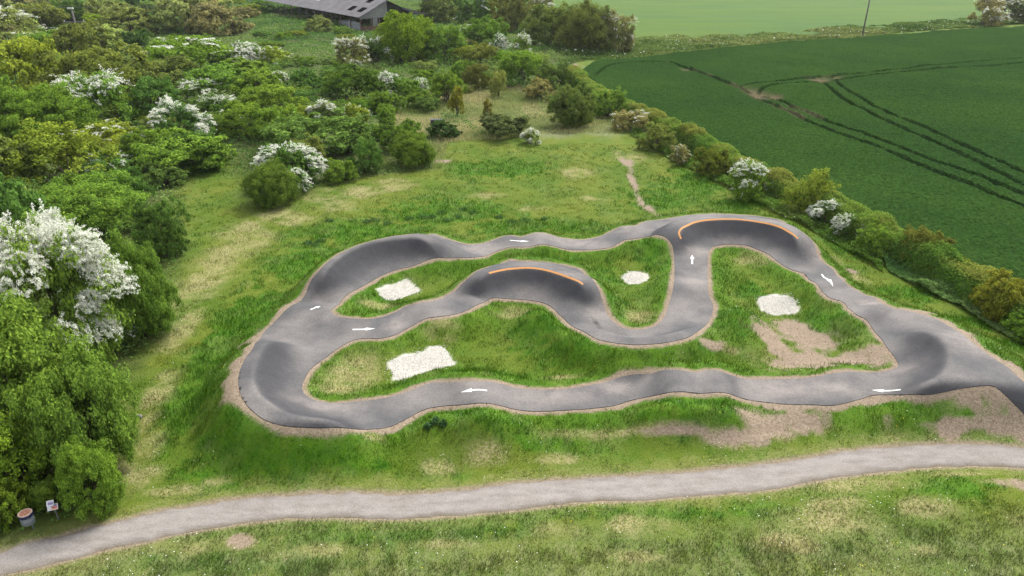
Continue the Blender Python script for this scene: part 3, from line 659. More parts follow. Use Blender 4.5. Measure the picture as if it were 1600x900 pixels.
# dark clumps of docks and nettles
NETTLE = [(820,345,10),(800,347,9),(700,345,9),(690,333,9),(675,340,8),(715,340,9),(660,340,8),(640,342,7),(585,345,9),(573,347,7),(606,350,8),(490,383,10),(502,377,8),(480,380,7),(740,333,8),(515,345,7),(725,328,8),(680,660,7),(692,664,6),
          (668,668,6),(780,340,6),(850,343,6)]
XC, YC = [], []
leafc = []
for px, py, r in NETTLE:
    (X0, Y0), = cast([(px, py)]); n = 110; rr = r / FPX * depth_at(Y0)
    a = rng.uniform(0, 6.28, n); d = np.sqrt(rng.random(n)) * rr
    leafc.append(np.stack([X0 + d * np.cos(a), Y0 + d * np.sin(a), rng.uniform(.02, .30, n) * (1 - .6 * d / rr)], 1))
LC = np.vstack(leafc); LC[:, 2] += grid_sample(zz, LC[:, 0], LC[:, 1])
def leaf_quads(C, Nn, size, rng, aspect=.55, fold=.25):
    """rhombic leaves at C facing roughly Nn"""
    N = len(C); Nn = Nn / np.maximum(np.linalg.norm(Nn, axis=1, keepdims=True), 1e-6)
    t = rng.normal(size=(N, 3)); t -= (t * Nn).sum(1, keepdims=True) * Nn; t /= np.maximum(np.linalg.norm(t, axis=1, keepdims=True), 1e-6)
    b = np.cross(Nn, t); s_ = np.broadcast_to(size, (N,))[:, None]
    V = np.empty((N, 4, 3)); V[:, 0] = C - t * s_ * .5; V[:, 1] = C + b * s_ * aspect * .5 + Nn * s_ * fold * .3
    V[:, 2] = C + t * s_ * .5 - Nn * s_ * fold * .2; V[:, 3] = C - b * s_ * aspect * .5 + Nn * s_ * fold * .3
    return V.reshape(-1, 3), np.arange(N * 4).reshape(N, 4)
V, FF = leaf_quads(LC, rng.normal(0, .5, (len(LC), 3)) + [0, 0, 1], .13, rng, .5)
q = NT('weed_leaves'); c = q.mix(q.attr('tint'), (.030, .075, .025), (.075, .150, .050)); M_weed = q.leafy(c, .3)
tag(mobj('nettle_clumps', np_mesh('nettle_clumps', V, FF, dict(tint=np.repeat(rng.random(len(LC)), 4))), M_weed), 'low dark clumps of nettles and docks scattered in the grass', 'weeds', kind='stuff')

# ================================================================== SHRUBS AND TREES
def foliage_material(name, trans=.3, wood=False):
    q = NT(name)
    oc = q.n('ShaderNodeObjectInfo').outputs['Color']
    t = q.attr('tint'); cl = q.attr('clump')
    c = q.mix(1.0, oc, q.mix(cl, (.86, .86, .70), (1.66, 1.48, 1.12)), 'MULTIPLY')
    c = q.mix(1.0, c, q.mix(t, (.54, .58, .60), (1.62, 1.50, 1.25)), 'MULTIPLY')
    return q.leafy(c, trans + .12)
M_leaf = foliage_material('leaves')
q = NT('blossom'); M_blos = q.leafy(q.mix(q.attr('tint'), (.58, .60, .48), (.80, .80, .74)), .3)
M_bark = simple_mat('bark', (.11, .085, .06), .95, .35, 6)
def crown(seed, n_leaf, leaf, lobes=16, sub=26, squat=.15, spiky=0.0, hollow=.12):
    """foliage of a unit shrub: lobes -> leaf clumps -> leaves.  returns verts, faces, tint, clump"""
    r = np.random.default_rng(seed)
    th = r.uniform(0, 6.283, lobes); el = np.arcsin(r.uniform(-.75, 1, lobes)); rad = r.uniform(.42, .76, lobes)
    C = np.stack([np.cos(th) * np.cos(el) ** .6 * rad, np.sin(th) * np.cos(el) ** .6 * rad, .44 + np.sin(el) * rad * .60], 1)
    C = np.vstack([C, [[0, 0, .62]]]); R = np.append(r.uniform(.20, .36, lobes), .40)
    sc, sr, sn = [], [], []
    for c, rr in zip(C, R):
        d = r.normal(size=(sub, 3)); d[:, 2] += .25; d /= np.linalg.norm(d, axis=1, keepdims=True)
        q_ = c + d * rr * r.uniform(.75, 1.08, (sub, 1)) * [1, 1, .8]
        if spiky: q_ = c + d * rr * (1 + spiky * r.random((sub, 1)) ** 2 * (d[:, 2:] > .1)) * [1, 1, .95]
        sc.append(q_); sr.append(rr * r.uniform(.22, .40, sub)); sn.append(d)
    sc = np.vstack(sc); sr = np.concatenate(sr); sn = np.vstack(sn)
    m = (sc[:, 2] > .05); sc, sr, sn = sc[m], sr[m], sn[m]
    # drop clumps buried inside the crown
    o = np.linalg.norm((sc - [0, 0, .42]) / [1, 1, .62], axis=1); m = (o > .52) | (r.random(len(sc)) < hollow); sc, sr, sn = sc[m], sr[m], sn[m]
    k = r.integers(0, len(sc), n_leaf); d = r.normal(size=(n_leaf, 3)); d /= np.linalg.norm(d, axis=1, keepdims=True)
    P = sc[k] + d * sr[k][:, None] * r.uniform(.35, 1.15, (n_leaf, 1)) * [1.15, 1.15, .75]
    P[:, 2] = np.maximum(P[:, 2], .02)
    out = (P - [0, 0, .35]); out /= np.linalg.norm(out, axis=1, keepdims=True)
    Nn = out * .5 + d * .55 + r.normal(0, .45, (n_leaf, 3)) + [0, 0, .35]
    V, FF = leaf_quads(P, Nn, leaf * r.uniform(.7, 1.35, n_leaf), r, .62)
    cl = r.random(len(sc)) * .75 + .25 * np.clip(sc[:, 2], 0, 1)
    return V, FF, np.repeat(r.random(n_leaf), 4), np.repeat(cl[k], 4), C, R
def tube(pts, rads, seg=6):
    V, F_ = [], []
    pts = np.array(pts, float)
    for i, (p, rr) in enumerate(zip(pts, rads)):
        d = pts[min(i + 1, len(pts) - 1)] - pts[max(i - 1, 0)]; d /= max(np.linalg.norm(d), 1e-6)
        a = np.cross(d, [0, 0, 1.0] if abs(d[2]) < .9 else [1.0, 0, 0]); a /= np.linalg.norm(a); b = np.cross(d, a)
        for k in range(seg): V.append(p + (a * math.cos(6.283 * k / seg) + b * math.sin(6.283 * k / seg)) * rr)
    for i in range(len(pts) - 1):
        for k in range(seg): F_.append([i * seg + k, i * seg + (k + 1) % seg, (i + 1) * seg + (k + 1) % seg, (i + 1) * seg + k])
    return np.array(V), np.array(F_)
def stems_mesh(name, C, seed, tree=False, thin=1.0):
    r = np.random.default_rng(seed); VV, FFs, b = [], [], 0
    for j, c in enumerate(C):
        if j % 2 and not tree: continue
        root = np.array([r.normal(0, .03 if tree else .09), r.normal(0, .03 if tree else .09), -.04])
        mid = root * .5 + c * .5 + [0, 0, .06 if not tree else .12]; mid[:2] *= .65
        v, f = tube([root, (root + mid) / 2, mid, c * .95], (np.array([.045, .03, .018, .007]) if tree else np.array([.022, .022, .014, .006]) * thin)); VV.append(v); FFs.append(f + b); b += len(v)
    return np_mesh(name, np.vstack(VV), np.vstack(FFs), None, True)
def blossom_mesh(name, seed, C, R, n_spray, per, size, droop=.5, length=.30, top=True):
    """white flower clusters strung along arching sprays standing off the crown"""
    r = np.random.default_rng(seed); P = []
    for _ in range(n_spray):
        j = r.integers(0, len(C)); d = r.normal(size=3); d[2] = abs(d[2]) + .1 if top else d[2] + .45; d /= np.linalg.norm(d)
        p = C[j] + d * R[j] * .92 * [1, 1, .8]
        if np.linalg.norm((p - [0, 0, .42]) / [1, 1, .62]) < .72: continue
        o = p - [0, 0, .45]; o /= np.linalg.norm(o); o = o + r.normal(0, .35, 3); o[2] *= .35; o /= np.linalg.norm(o)
        L = length * r.uniform(.5, 1.3)
        for t in np.linspace(0, 1, 9):
            c = p + o * L * (t - .3) + [0, 0, L * (.18 * t - droop * t * t * .5)]
            P.append(c + r.normal(0, size * (1.1 - .5 * t), (per, 3)) * [1, 1, .5])
    P = np.vstack(P); P = P[P[:, 2] > .08]; N = len(P)
    V, FF = leaf_quads(P, r.normal(0, .5, (N, 3)) + [0, 0, .9], size * r.uniform(.6, 1.2, N), r, .9, .1)
    return np_mesh(name, V, FF, dict(tint=np.repeat(r.random(N), 4)))
PROTO = {}
def add_proto(key, seed, n_leaf, leaf, tree=False, bl=None, **kw):
    V, FF, t, c, C, R = crown(seed, n_leaf, leaf, **kw)
    nrm_z = np.percentile(V[:, 2], 99.3); nrm_r = np.percentile(np.hypot(V[:, 0], V[:, 1]), 98)
    f = np_mesh('foliage', V, FF, dict(tint=t, clump=c)); f.materials.append(M_leaf)
    s_ = stems_mesh('stems', C, seed + 1, tree, .5 if n_leaf > 40000 else .9); s_.materials.append(M_bark)
    b = None
    if bl: b = blossom_mesh('blossom', seed + 2, C, R, *bl); b.materials.append(M_blos)
    PROTO.setdefault(key, []).append((f, s_, b, nrm_z, nrm_r))
for i in range(4): add_proto('far', 100 + i, 9000, .080, lobes=20, sub=11)
for i in range(4): add_proto('mid', 120 + i, 18000, .056, lobes=26, sub=12)
for i in range(3): add_proto('near', 140 + i, 62000, .034, lobes=42, sub=17)
for i in range(2): add_proto('spiky', 160 + i, 15000, .052, lobes=15, spiky=.55)
for i in range(2): add_proto('sapling', 170 + i, 5000, .085, tree=True, lobes=12)
add_proto('maple', 180, 26000, .05, tree=True, lobes=26, sub=34)
for i in range(2): add_proto('may_sparse', 200 + i, 9500, .07, bl=(120, 6, .024), lobes=15)
for i in range(2): add_proto('may_mid', 210 + i, 9000, .07, bl=(380, 6, .025), lobes=15)
for i in range(2): add_proto('may_full', 220 + i, 8000, .065, bl=(1300, 8, .025, .5, .22, False), lobes=15)
add_proto('may_near', 230, 42000, .036, bl=(4300, 10, .016, .5, .20, True), lobes=34, sub=20)

G_, D_, Y_, O_, P_, B_ = (.098, .182, .034), (.066, .138, .034), (.140, .205, .032), (.115, .155, .042), (.160, .215, .080), (.160, .178, .085)
GY = (.108, .190, .030); DG = (.040, .085, .030)
# measured extent in the photograph (left, top, right, bottom), kind, leaf colour, label
SHRUBS = [
 # near left corner
 (-120,474,128,770,'near',G_,'tallest bright green tree at left, filling the edge below the great white hawthorn'),
 (50,566,200,772,'near',G_,'rounded green bush between the tallest left tree and the grass clearing'),
 (-95,640,100,818,'near',GY,'yellowish green bush behind the litter bin in the bottom left corner'),
 (96,668,188,822,'near',GY,'bushy green shrub right of the little notice board by the path'),
 (-40,752,46,838,'mid',GY,'low yellow green growth left of the litter bin at the corner of the photo'),
 (54,748,110,806,'mid',G_,'low green growth between the litter bin and the notice board'),
 (-20,348,176,612,'may_near',G_,'largest white flowering hawthorn, at the left edge above the green tree'),
 (150,370,264,550,'near',G_,'upright green bush touching the right flank of the largest white hawthorn'),
 (212,318,293,412,'mid',D_,'dark green bush with a pointed right end beside the grass clearing'),
 (228,358,282,403,'mid',GY,'small light green bush at the edge of the straw patch, above the upright one'),
 (52,285,215,385,'near',G_,'broad green bush directly above the largest white hawthorn'),
 (-70,285,66,430,'mid',D_,'dark green bush at the left edge beside the top of the largest hawthorn'),
 (22,200,168,312,'spiky',Y_,'loose yellow green bush with thin upright shoots, left of the bare patch'),
 (-70,215,45,318,'mid',O_,'olive brown bush at the left edge above the dark one'),
 (140,238,206,292,'may_sparse',D_,'green hawthorn with a few white sprays left of the bare brown patch'),
 (150,265,232,338,'mid',D_,'dark bush just below the sparse white sprays and left of the bare patch'),
 (222,208,345,278,'mid',G_,'green bush hanging over the top of the bare brown patch'),
 # upper left thicket
 (15,138,135,240,'near',G_,'bright rounded green bush near the left edge, below the olive brown thicket'),
 (92,112,208,215,'may_mid',G_,'hawthorn with white blossom running down its right side in a long streak'),
 (-70,125,32,240,'mid',GY,'green bush cut by the left edge, beside the bright rounded one'),
 (-30,68,85,182,'mid',Y_,'yellow green bush at the left edge below the pale blossoming tree'),
 (70,76,210,180,'mid',O_,'wide olive brown bush in the middle of the upper left thicket'),
 (-45,15,48,80,'may_mid',P_,'pale blossoming tree cut by the left edge near the top'),
 (-45,-12,38,38,'far',P_,'grey green bush in the top left corner'),
 (28,6,92,50,'far',O_,'olive bush right of the top left corner one, above the pale blossoming tree'),
 (86,0,140,42,'far',D_,'dark bush behind the top of the telegraph pole'),
 (132,0,184,42,'far',P_,'grey green bush just right of the telegraph pole top'),
 (168,8,240,58,'far',(.15,.20,.065),'pale lime green rounded bush in the top left thicket, right of the pole'),
 (244,-15,345,54,'far',P_,'large pale bush at the top edge, left of the barn'),
 (296,6,376,60,'far',B_,'grey brown bush near the top edge between the large pale one and the barn'),
 (190,-25,250,12,'far',D_,'dark bush at the top edge above the pale lime green one'),
 (-10,-30,120,5,'far',B_,'brownish bush line piece on the top edge above the telegraph pole'),
 (84,42,162,80,'may_mid',G_,'low spreading hawthorn in blossom right under the pole crossarm'),
 (38,50,108,88,'mid',G_,'green bush between the pale blossoming tree and the hawthorn under the pole'),
 (96,38,166,96,'far',O_,'olive bush hiding the lower part of the telegraph pole'),
 (135,42,218,90,'far',P_,'grey green bush right of the hawthorn under the pole'),
 (196,50,242,94,'far',DG,'very dark narrow bush right of the hawthorn under the pole'),
 (198,70,234,96,'may_sparse',D_,'small bush with a patch of white blossom left of the dark flowering one'),
 (230,56,352,114,'may_sparse',GY,'wide bush with yellow green top and white flecks along its foot'),
 (345,64,406,110,'may_full',D_,'bright white hawthorn standing left of the barn meadow'),
 (338,92,420,128,'far',G_,'green bush under the bright white hawthorn at the barn meadow'),
 (400,70,452,108,'may_sparse',Y_,'yellow green bush with white blossom on its left, below the barn'),
 (188,92,300,152,'mid',(.10,.14,.045),'grey green mounded bush below the wide flecked one'),
 (196,128,272,195,'mid',D_,'dark green bush left of the white hawthorn group in the middle of the thicket'),
 (284,124,350,162,'may_mid',G_,'small hawthorn with creamy blossom above the white hawthorn group'),
 (238,158,314,236,'may_full',D_,'larger of the two adjoining white hawthorns in the middle of the thicket'),
 (308,148,374,204,'may_mid',D_,'smaller of the two adjoining white hawthorns in the middle of the thicket'),
 (340,162,418,220,'mid',GY,'yellow green bush right of the adjoining white hawthorns'),
 (275,206,345,268,'mid',D_,'dark green bush below the adjoining white hawthorns, above the grass corner'),
 (188,204,262,268,'mid',G_,'green bush left of the dark one above the grass corner'),
 (120,192,206,245,'may_sparse',Y_,'pale yellow bush with white sprays, under the long streak of blossom'),
 (298,106,382,156,'far',G_,'green bush above the creamy hawthorn in the thicket'),
 (366,112,440,162,'far',G_,'green bush left of the tiny white hawthorn'),
 (60,100,120,150,'far',G_,'green bush showing through at the left end of the olive brown one'),
 # centre left
 (384,132,468,184,'mid',GY,'light green bush below the tiny white hawthorn'),
 (398,168,458,225,'mid',G_,'green bush right of the yellow green one, left of the bramble mound'),
 (422,111,449,140,'may_full',G_,'tiny white hawthorn alone among the green'),
 (448,106,494,142,'far',D_,'dark green bush right of the tiny white hawthorn'),
 (513,106,590,162,'mid',(.065,.12,.022),'large dark green rounded bush left of the white hawthorn in the middle distance'),
 (588,115,631,152,'may_full',D_,'round white hawthorn in the middle distance right of the dark rounded bush'),
 (618,124,652,156,'far',G_,'green bush between the two white hawthorns of the middle distance'),
 (636,123,671,150,'may_full',G_,'smaller white hawthorn right of the round one in the middle distance'),
 (634,143,678,172,'mid',GY,'round light green bush in front of the smaller white hawthorn'),
 (582,146,630,184,'mid',G_,'green bush in front of the round white hawthorn'),
 (594,166,628,202,'sapling',G_,'small green tree with a narrow foot, in front of the bush under the round hawthorn'),
 (486,156,530,194,'may_full',P_,'white hawthorn of loose sprays above the bramble mound'),
 (538,160,574,198,'may_sparse',Y_,'yellow bush with cream blossom right of the loose white hawthorn'),
 (452,160,496,192,'mid',Y_,'yellow green bush left of the loose white hawthorn'),
 (422,186,558,246,'mid',(.075,.14,.035),'wide bramble mound below the loose white hawthorn'),
 (592,188,662,240,'mid',(.075,.14,.030),'green bush behind the round clipped looking one'),
 (611,209,679,265,'near',(.085,.145,.024),'round dense green bush at the edge of the open grass'),
 (546,222,592,274,'mid',D_,'upright dark green bush left of the round dense one'),
 (505,250,553,288,'mid',GY,'small light green bush left of the upright dark one'),
 (404,226,494,304,'may_full',D_,'white hawthorn with drooping sprays at the left of the open grass'),
 (388,258,458,326,'near',(.070,.125,.024),'dark green bush in front of the hawthorn with drooping sprays'),
 (454,218,505,268,'mid',O_,'olive green bush right behind the hawthorn with drooping sprays'),
 (560,196,600,226,'far',G_,'small green bush between the bramble mound and the round dense bush'),
 (672,116,724,164,'mid',GY,'bright green bush left of the orange tinged young tree'),
 (701,138,728,184,'sapling',(.15,.175,.028),'young tree with orange tinged leaves in the rough grass'),
 (754,156,771,186,'sapling',(.15,.15,.035),'smallest young tree, alone in the rough grass'),
 (722,102,768,144,'mid',(.085,.105,.032),'dark olive bush above the rough grass'),
 (764,112,794,154,'spiky',P_,'thin pale bush right of the dark olive one'),
 (698,96,748,136,'far',G_,'green bush behind the dark olive one'),
 (815,201,846,229,'may_full',P_,'small round white hawthorn alone on the open grass'),
 (857,143,932,207,'near',(.085,.135,.034),'large round green bush beside the hedge at the far end of the grass'),
 (666,190,722,220,'far',DG,'low dark shrub below the black box in the rough grass'),
 (742,184,824,217,'far',(.055,.085,.040),'low grey green shrub right of the black box'),
 # below and right of the barn
 (590,22,672,104,'maple',(.12,.20,.022),'large bright green round tree standing right of the barn'),
 (522,60,574,110,'may_mid',B_,'pinkish hawthorn left of its whiter twin, below the barn'),
 (560,57,607,106,'may_mid',D_,'whiter hawthorn touching the large bright green tree'),
 (662,42,732,102,'mid',G_,'green bush right of the large bright green tree'),
 (700,38,740,66,'may_sparse',G_,'small pale flecked bush behind the green one, right of the large bright tree'),
 (764,52,793,90,'may_full',D_,'narrow white hawthorn in the hedge bank right of the barn'),
 (728,70,782,108,'mid',O_,'brownish green bush in front of the narrow white hawthorn'),
 (718,28,795,80,'mid',G_,'broad green bush behind the narrow white hawthorn'),
 (655,-12,722,36,'far',(.09,.13,.04),'green bush at the top edge right of the barn'),
 (712,-12,772,42,'may_sparse',D_,'dark bush with white flecks at the top edge'),
 (764,-12,834,52,'mid',(.10,.13,.034),'olive green bush at the top edge left of the pale hawthorn'),
 (822,-12,868,32,'may_mid',B_,'pale hawthorn at the top edge where the far field begins'),
 (815,12,902,78,'mid',(.095,.135,.034),'left half bush of the big clump at the corner of the far field'),
 (868,8,962,86,'near',(.090,.125,.034),'biggest bush of the clump at the corner of the far field'),
 (940,16,992,84,'may_sparse',B_,'brown twiggy hawthorn at the right end of the clump by the far field'),
 (794,50,833,92,'may_mid',G_,'green bush with cream blossom left of the clump by the far field'),
 (778,84,850,138,'mid',G_,'bright green bush below the one with cream blossom'),
 (832,98,892,152,'mid',(.075,.12,.032),'green bush at the top end of the field hedge'),
 (818,122,872,158,'far',B_,'grey green bush left of the top end of the field hedge'),
 (480,26,518,54,'far',P_,'pale bush growing against the front of the barn'),
 (390,0,424,24,'far',D_,'dark bush at the left end of the barn'),
 (520,42,548,56,'far',G_,'small green bush at the foot of the pale block wall of the barn'),
 # in and along the field hedge
 (1222,265,1302,342,'spiky',(.125,.180,.035),'light green tree with upright shoots rising out of the field hedge'),
 (1268,314,1320,360,'may_full',D_,'upper left one of the two white hawthorns in the field hedge'),
 (1298,336,1350,380,'may_full',D_,'lower right one of the two white hawthorns in the field hedge'),
 (1408,362,1484,430,'mid',(.095,.120,.034),'round olive bush in the field hedge right of the white hawthorns'),
 (1338,352,1404,405,'mid',G_,'green bush between the white hawthorns and the round olive bush'),
 (1376,362,1402,384,'may_full',D_,'tiny tuft of white hawthorn behind the green hedge bush'),
 (1138,252,1212,320,'may_mid',G_,'hawthorn with thin white sprays in the upper field hedge'),
 (1510,-8,1568,42,'may_mid',B_,'left one of the two blossoming bushes in the top right corner'),
 (1560,-8,1640,38,'may_mid',(.07,.10,.04),'right one of the two blossoming bushes, cut by the top right corner'),
 (1528,430,1612,512,'mid',(.125,.145,.028),'olive yellow bush at the right edge in the field hedge'),
 (1470,405,1530,450,'mid',(.11,.15,.03),'low green bush right of the round olive one in the field hedge'),
 (1042,222,1080,258,'may_sparse',B_,'small bush with white flecks on the grass side of the upper hedge'),
 (998,196,1054,240,'mid',O_,'brownish bush on the grass side of the upper hedge'),
 (956,172,1012,210,'may_sparse',B_,'grey bush with a little blossom, right of the large round one'),
 (1085,232,1140,280,'mid',(.10,.14,.03),'green bush on the grass side of the hedge above the thin white sprays'),
 (922,142,976,188,'mid',G_,'green bush behind the large round one at the hedge'),
 (1565,490,1640,545,'mid',G_,'dark green growth at the foot of the hedge on the right edge'),
]
NAME = dict(near='bush', mid='bush', far='bush', spiky='bush', sapling='young_tree', maple='tree', may_sparse='hawthorn', may_mid='hawthorn', may_full='hawthorn', may_near='hawthorn')
rs = random.Random(5)
cnt_p = {}
SHRUB_POS = []
for (x0, y0, x1, y1, kind, colr, label) in SHRUBS:
    cxp = (x0 + x1) / 2
    _, yf = g2((cxp, y1)); Wd = (x1 - x0) / FPX * depth_at(yf + 1)
    for _ in range(3): Wd = (x1 - x0) / FPX * depth_at(yf + Wd * .45, 1.0)
    R = Wd / 2; Dp = R * (.95 if kind != 'far' else .8)
    for _ in range(6):
        yc = yf + Dp * .9; v = (450 - y0) / FPX; ang = (-sT + v * cT) / (cT + v * sT)
        yt = yc + .1 * Dp; h = CH + yt * ang
        if h < R * .8 and Dp > R * .4: Dp *= .85
        else: break
    h = max(h, R * .6); h = min(h, 3.2 * R if kind in ('sapling',) else 2.6 * R)
    zc = float(H(np.array([0.]), np.array([yc]))[0]) if False else 0.0
    xc = (cxp - 800) / FPX * depth_at(yc, h * .45)
    zb = float(H(np.array([xc]), np.array([yc]))[0])
    nm = NAME[kind]
    root = empty(nm, (xc, yc, zb), rs.uniform(0, 6.28))
    tag(root, label, {'bush': 'bush', 'young_tree': 'young tree', 'tree': 'tree', 'hawthorn': 'hawthorn'}[nm],
        {'bush': 'bushes of the thicket and hedge', 'hawthorn': 'hawthorns in blossom', 'young_tree': 'young trees in the rough grass', 'tree': None}[nm])
    i = cnt_p.get(kind, 0); cnt_p[kind] = i + 1
    f, s_, b, nz_, nr_ = PROTO[kind][i % len(PROTO[kind])]
    hz_ = h / nz_ * (.97 if b is not None else 1.02)
    for nm2, mesh in (('foliage', f), ('stems' if nm in ('bush', 'hawthorn') else 'trunk', s_), ('blossom', b)):
        if mesh is None: continue
        o = bpy.data.objects.new(nm2, mesh); link(o, root); ex = rs.uniform(.96, 1.04)
        sxy = R / nr_ * (1.20 if (xc < -14 and y1 < 330) else 1.04)
        root_s = (sxy, sxy, hz_)
        o.scale = root_s
        if nm2 == 'foliage':
            j = rs.uniform(1.0, 1.22); o.color = (colr[0] * j * rs.uniform(.93, 1.07), colr[1] * j, colr[2] * j * rs.uniform(.9, 1.15), 1)
    SHRUB_POS.append((xc, yc, R))

# more of the same low scrub, filling the thicket between the ones described above
FILL = [('low green scrub bush in the dense upper left thicket', [(0, 100), (330, 60), (330, 235), (200, 330), (0, 330)], 34, 2.4, 1.9),
        ('low green scrub bush in the rough meadow below the barn', [(400, 50), (560, 62), (600, 115), (440, 160), (345, 135), (340, 70)], 22, 2.6, 1.3),
        ('pale scrub bush in the far thicket along the top left', [(-20, 0), (400, 2), (395, 50), (150, 60), (-20, 60)], 24, 4.2, 3.2),
        ('green scrub bush in the middle distance between the white hawthorns', [(440, 135), (620, 110), (760, 90), (800, 130), (690, 170), (560, 215), (440, 235), (340, 225), (350, 150)], 26, 1.8, 1.5),
        ('green scrub bush right of the bright round tree by the barn', [(680, 20), (830, 20), (900, 90), (800, 130), (700, 105)], 14, 3.0, 2.4)]
for lab, poly, n, r0, h0 in FILL:
    P = np.array([g2(p) for p in poly]); got = []
    for _ in range(6000):
        if len(got) >= n: break
        # spread evenly over the area as it is seen, not bunched far off
        pxx = rs.uniform(min(a for a, _ in poly), max(a for a, _ in poly)); pyy = rs.uniform(min(b for _, b in poly), max(b for _, b in poly))
        x, y = g2((pxx, pyy)); r1 = r0 * rs.uniform(.7, 1.3)
        if not inside(np.array([x]), np.array([y]), P)[0]: continue
        if any((x - a) ** 2 + (y - b) ** 2 < (.62 * (r1 + r2)) ** 2 for a, b, r2 in got): continue
        if any((x - a) ** 2 + (y - b) ** 2 < (.55 * (r1 + r2)) ** 2 for a, b, r2 in SHRUB_POS): continue
        got.append((x, y, r1))
        root = empty('scrub_bush', (x, y, float(H(np.array([x]), np.array([y]))[0])), rs.uniform(0, 6.28)); tag(root, lab, 'bush', lab.replace('bush', 'bushes'))
        f, s_, b, nz_, nr_ = PROTO['far' if r0 > 3.5 else 'mid'][rs.randrange(4)]
        hh_ = h0 * rs.uniform(.7, 1.3); colr = rs.choice([G_, GY, P_, Y_, (.09, .165, .05)] if 'pale' not in lab else [P_, P_, B_, Y_, (.14, .2, .08)])
        for nm2, mesh in (('foliage', f), ('stems', s_)):
            o = bpy.data.objects.new(nm2, mesh); link(o, root); o.scale = (r1 / nr_, r1 / nr_, hh_ / nz_)
            if nm2 == 'foliage': o.color = (colr[0], colr[1] * rs.uniform(.9, 1.15), colr[2], 1)

# ------------------------------------------------------------------ the trimmed hedge along the wheat
def hedge_mesh(CL, width, height, n_leaf, leaf, seed):
    r = np.random.default_rng(seed); L = np.hypot(*(CL[1:] - CL[:-1]).T); cum = np.concatenate([[0], np.cumsum(L)])
    # more leaves close to the camera where they show larger
    t = cum[-1] * r.random(n_leaf) ** .8; t = cum[-1] - t
    px = np.interp(t, cum, CL[:, 0]); py = np.interp(t, cum, CL[:, 1])
    T = np.stack([np.interp(t, cum, np.gradient(CL[:, 0])), np.interp(t, cum, np.gradient(CL[:, 1]))], 1); T /= np.linalg.norm(T, axis=1)[:, None]; Nn = np.stack([T[:, 1], -T[:, 0]], 1)
    a = r.uniform(-.12, math.pi + .12, n_leaf)              # around the cross-section from one foot over the top to the other
    bulge = .62 + .85 * fbm(t, a * 1.2, 1.5, 3, seed) ; tw = np.sign(np.cos(a)) * np.abs(np.cos(a)) ** .6; th_ = np.abs(np.sin(a)) ** .5
    dd = r.uniform(.82, 1.04, n_leaf)
    off = tw * width / 2 * bulge * dd; z = np.clip(th_ * height * (.72 + .62 * fbm(t, a * 0, 2.0, 3, seed + 3)) * dd, .03, None)
    C = np.column_stack([px + Nn[:, 0] * off, py + Nn[:, 1] * off, z]); C[:, :2] += r.normal(0, .05, (n_leaf, 2))
    n_ = np.column_stack([Nn[:, 0] * tw, Nn[:, 1] * tw, th_]) * .7 + r.normal(0, .5, (n_leaf, 3)) + [0, 0, .3]
    V, FF = leaf_quads(C, n_, leaf * r.uniform(.7, 1.3, n_leaf) * (1 + .5 * smooth(60, 130, py)), r, .6)
    patch = fbm(t, off * .5, 4.0, 3, seed + 9)
    top = smooth(.75, 1.0, z / height) * smooth(.38, .62, fbm(t, off * .6, 3.5, 3, seed + 11))
    return V, FF, np.repeat(r.random(n_leaf), 4), np.repeat(patch, 4), np.repeat(top, 4)
HC = catmull([(p[0] - .95, p[1] - .2) for p in HEDGE_E], 6)
V, FF, t_, p_, top_ = hedge_mesh(HC, 2.3, 1.8, 170000, .15, 61)
V[:, 2] += H(V[:, 0], V[:, 1]).clip(-.2, .3)
q = NT('hedge_leaves')
c = q.mix(q.step(q.attr('patch'), .35, .65), (.095, .185, .030), (.160, .240, .042))
c = q.mix(q.attr('top'), c, (.200, .225, .048))
c = q.mix(1.0, c, q.mix(q.attr('tint'), (.7, .74, .7), (1.55, 1.5, 1.4)), 'MULTIPLY')
M_hedge = q.leafy(c, .45)
hed = mobj('hedge', np_mesh('hedge', V, FF, dict(tint=t_, patch=p_, top=top_)), M_hedge)
tag(hed, 'long trimmed hedge with yellowish top running beside the dark wheat', 'hedge')

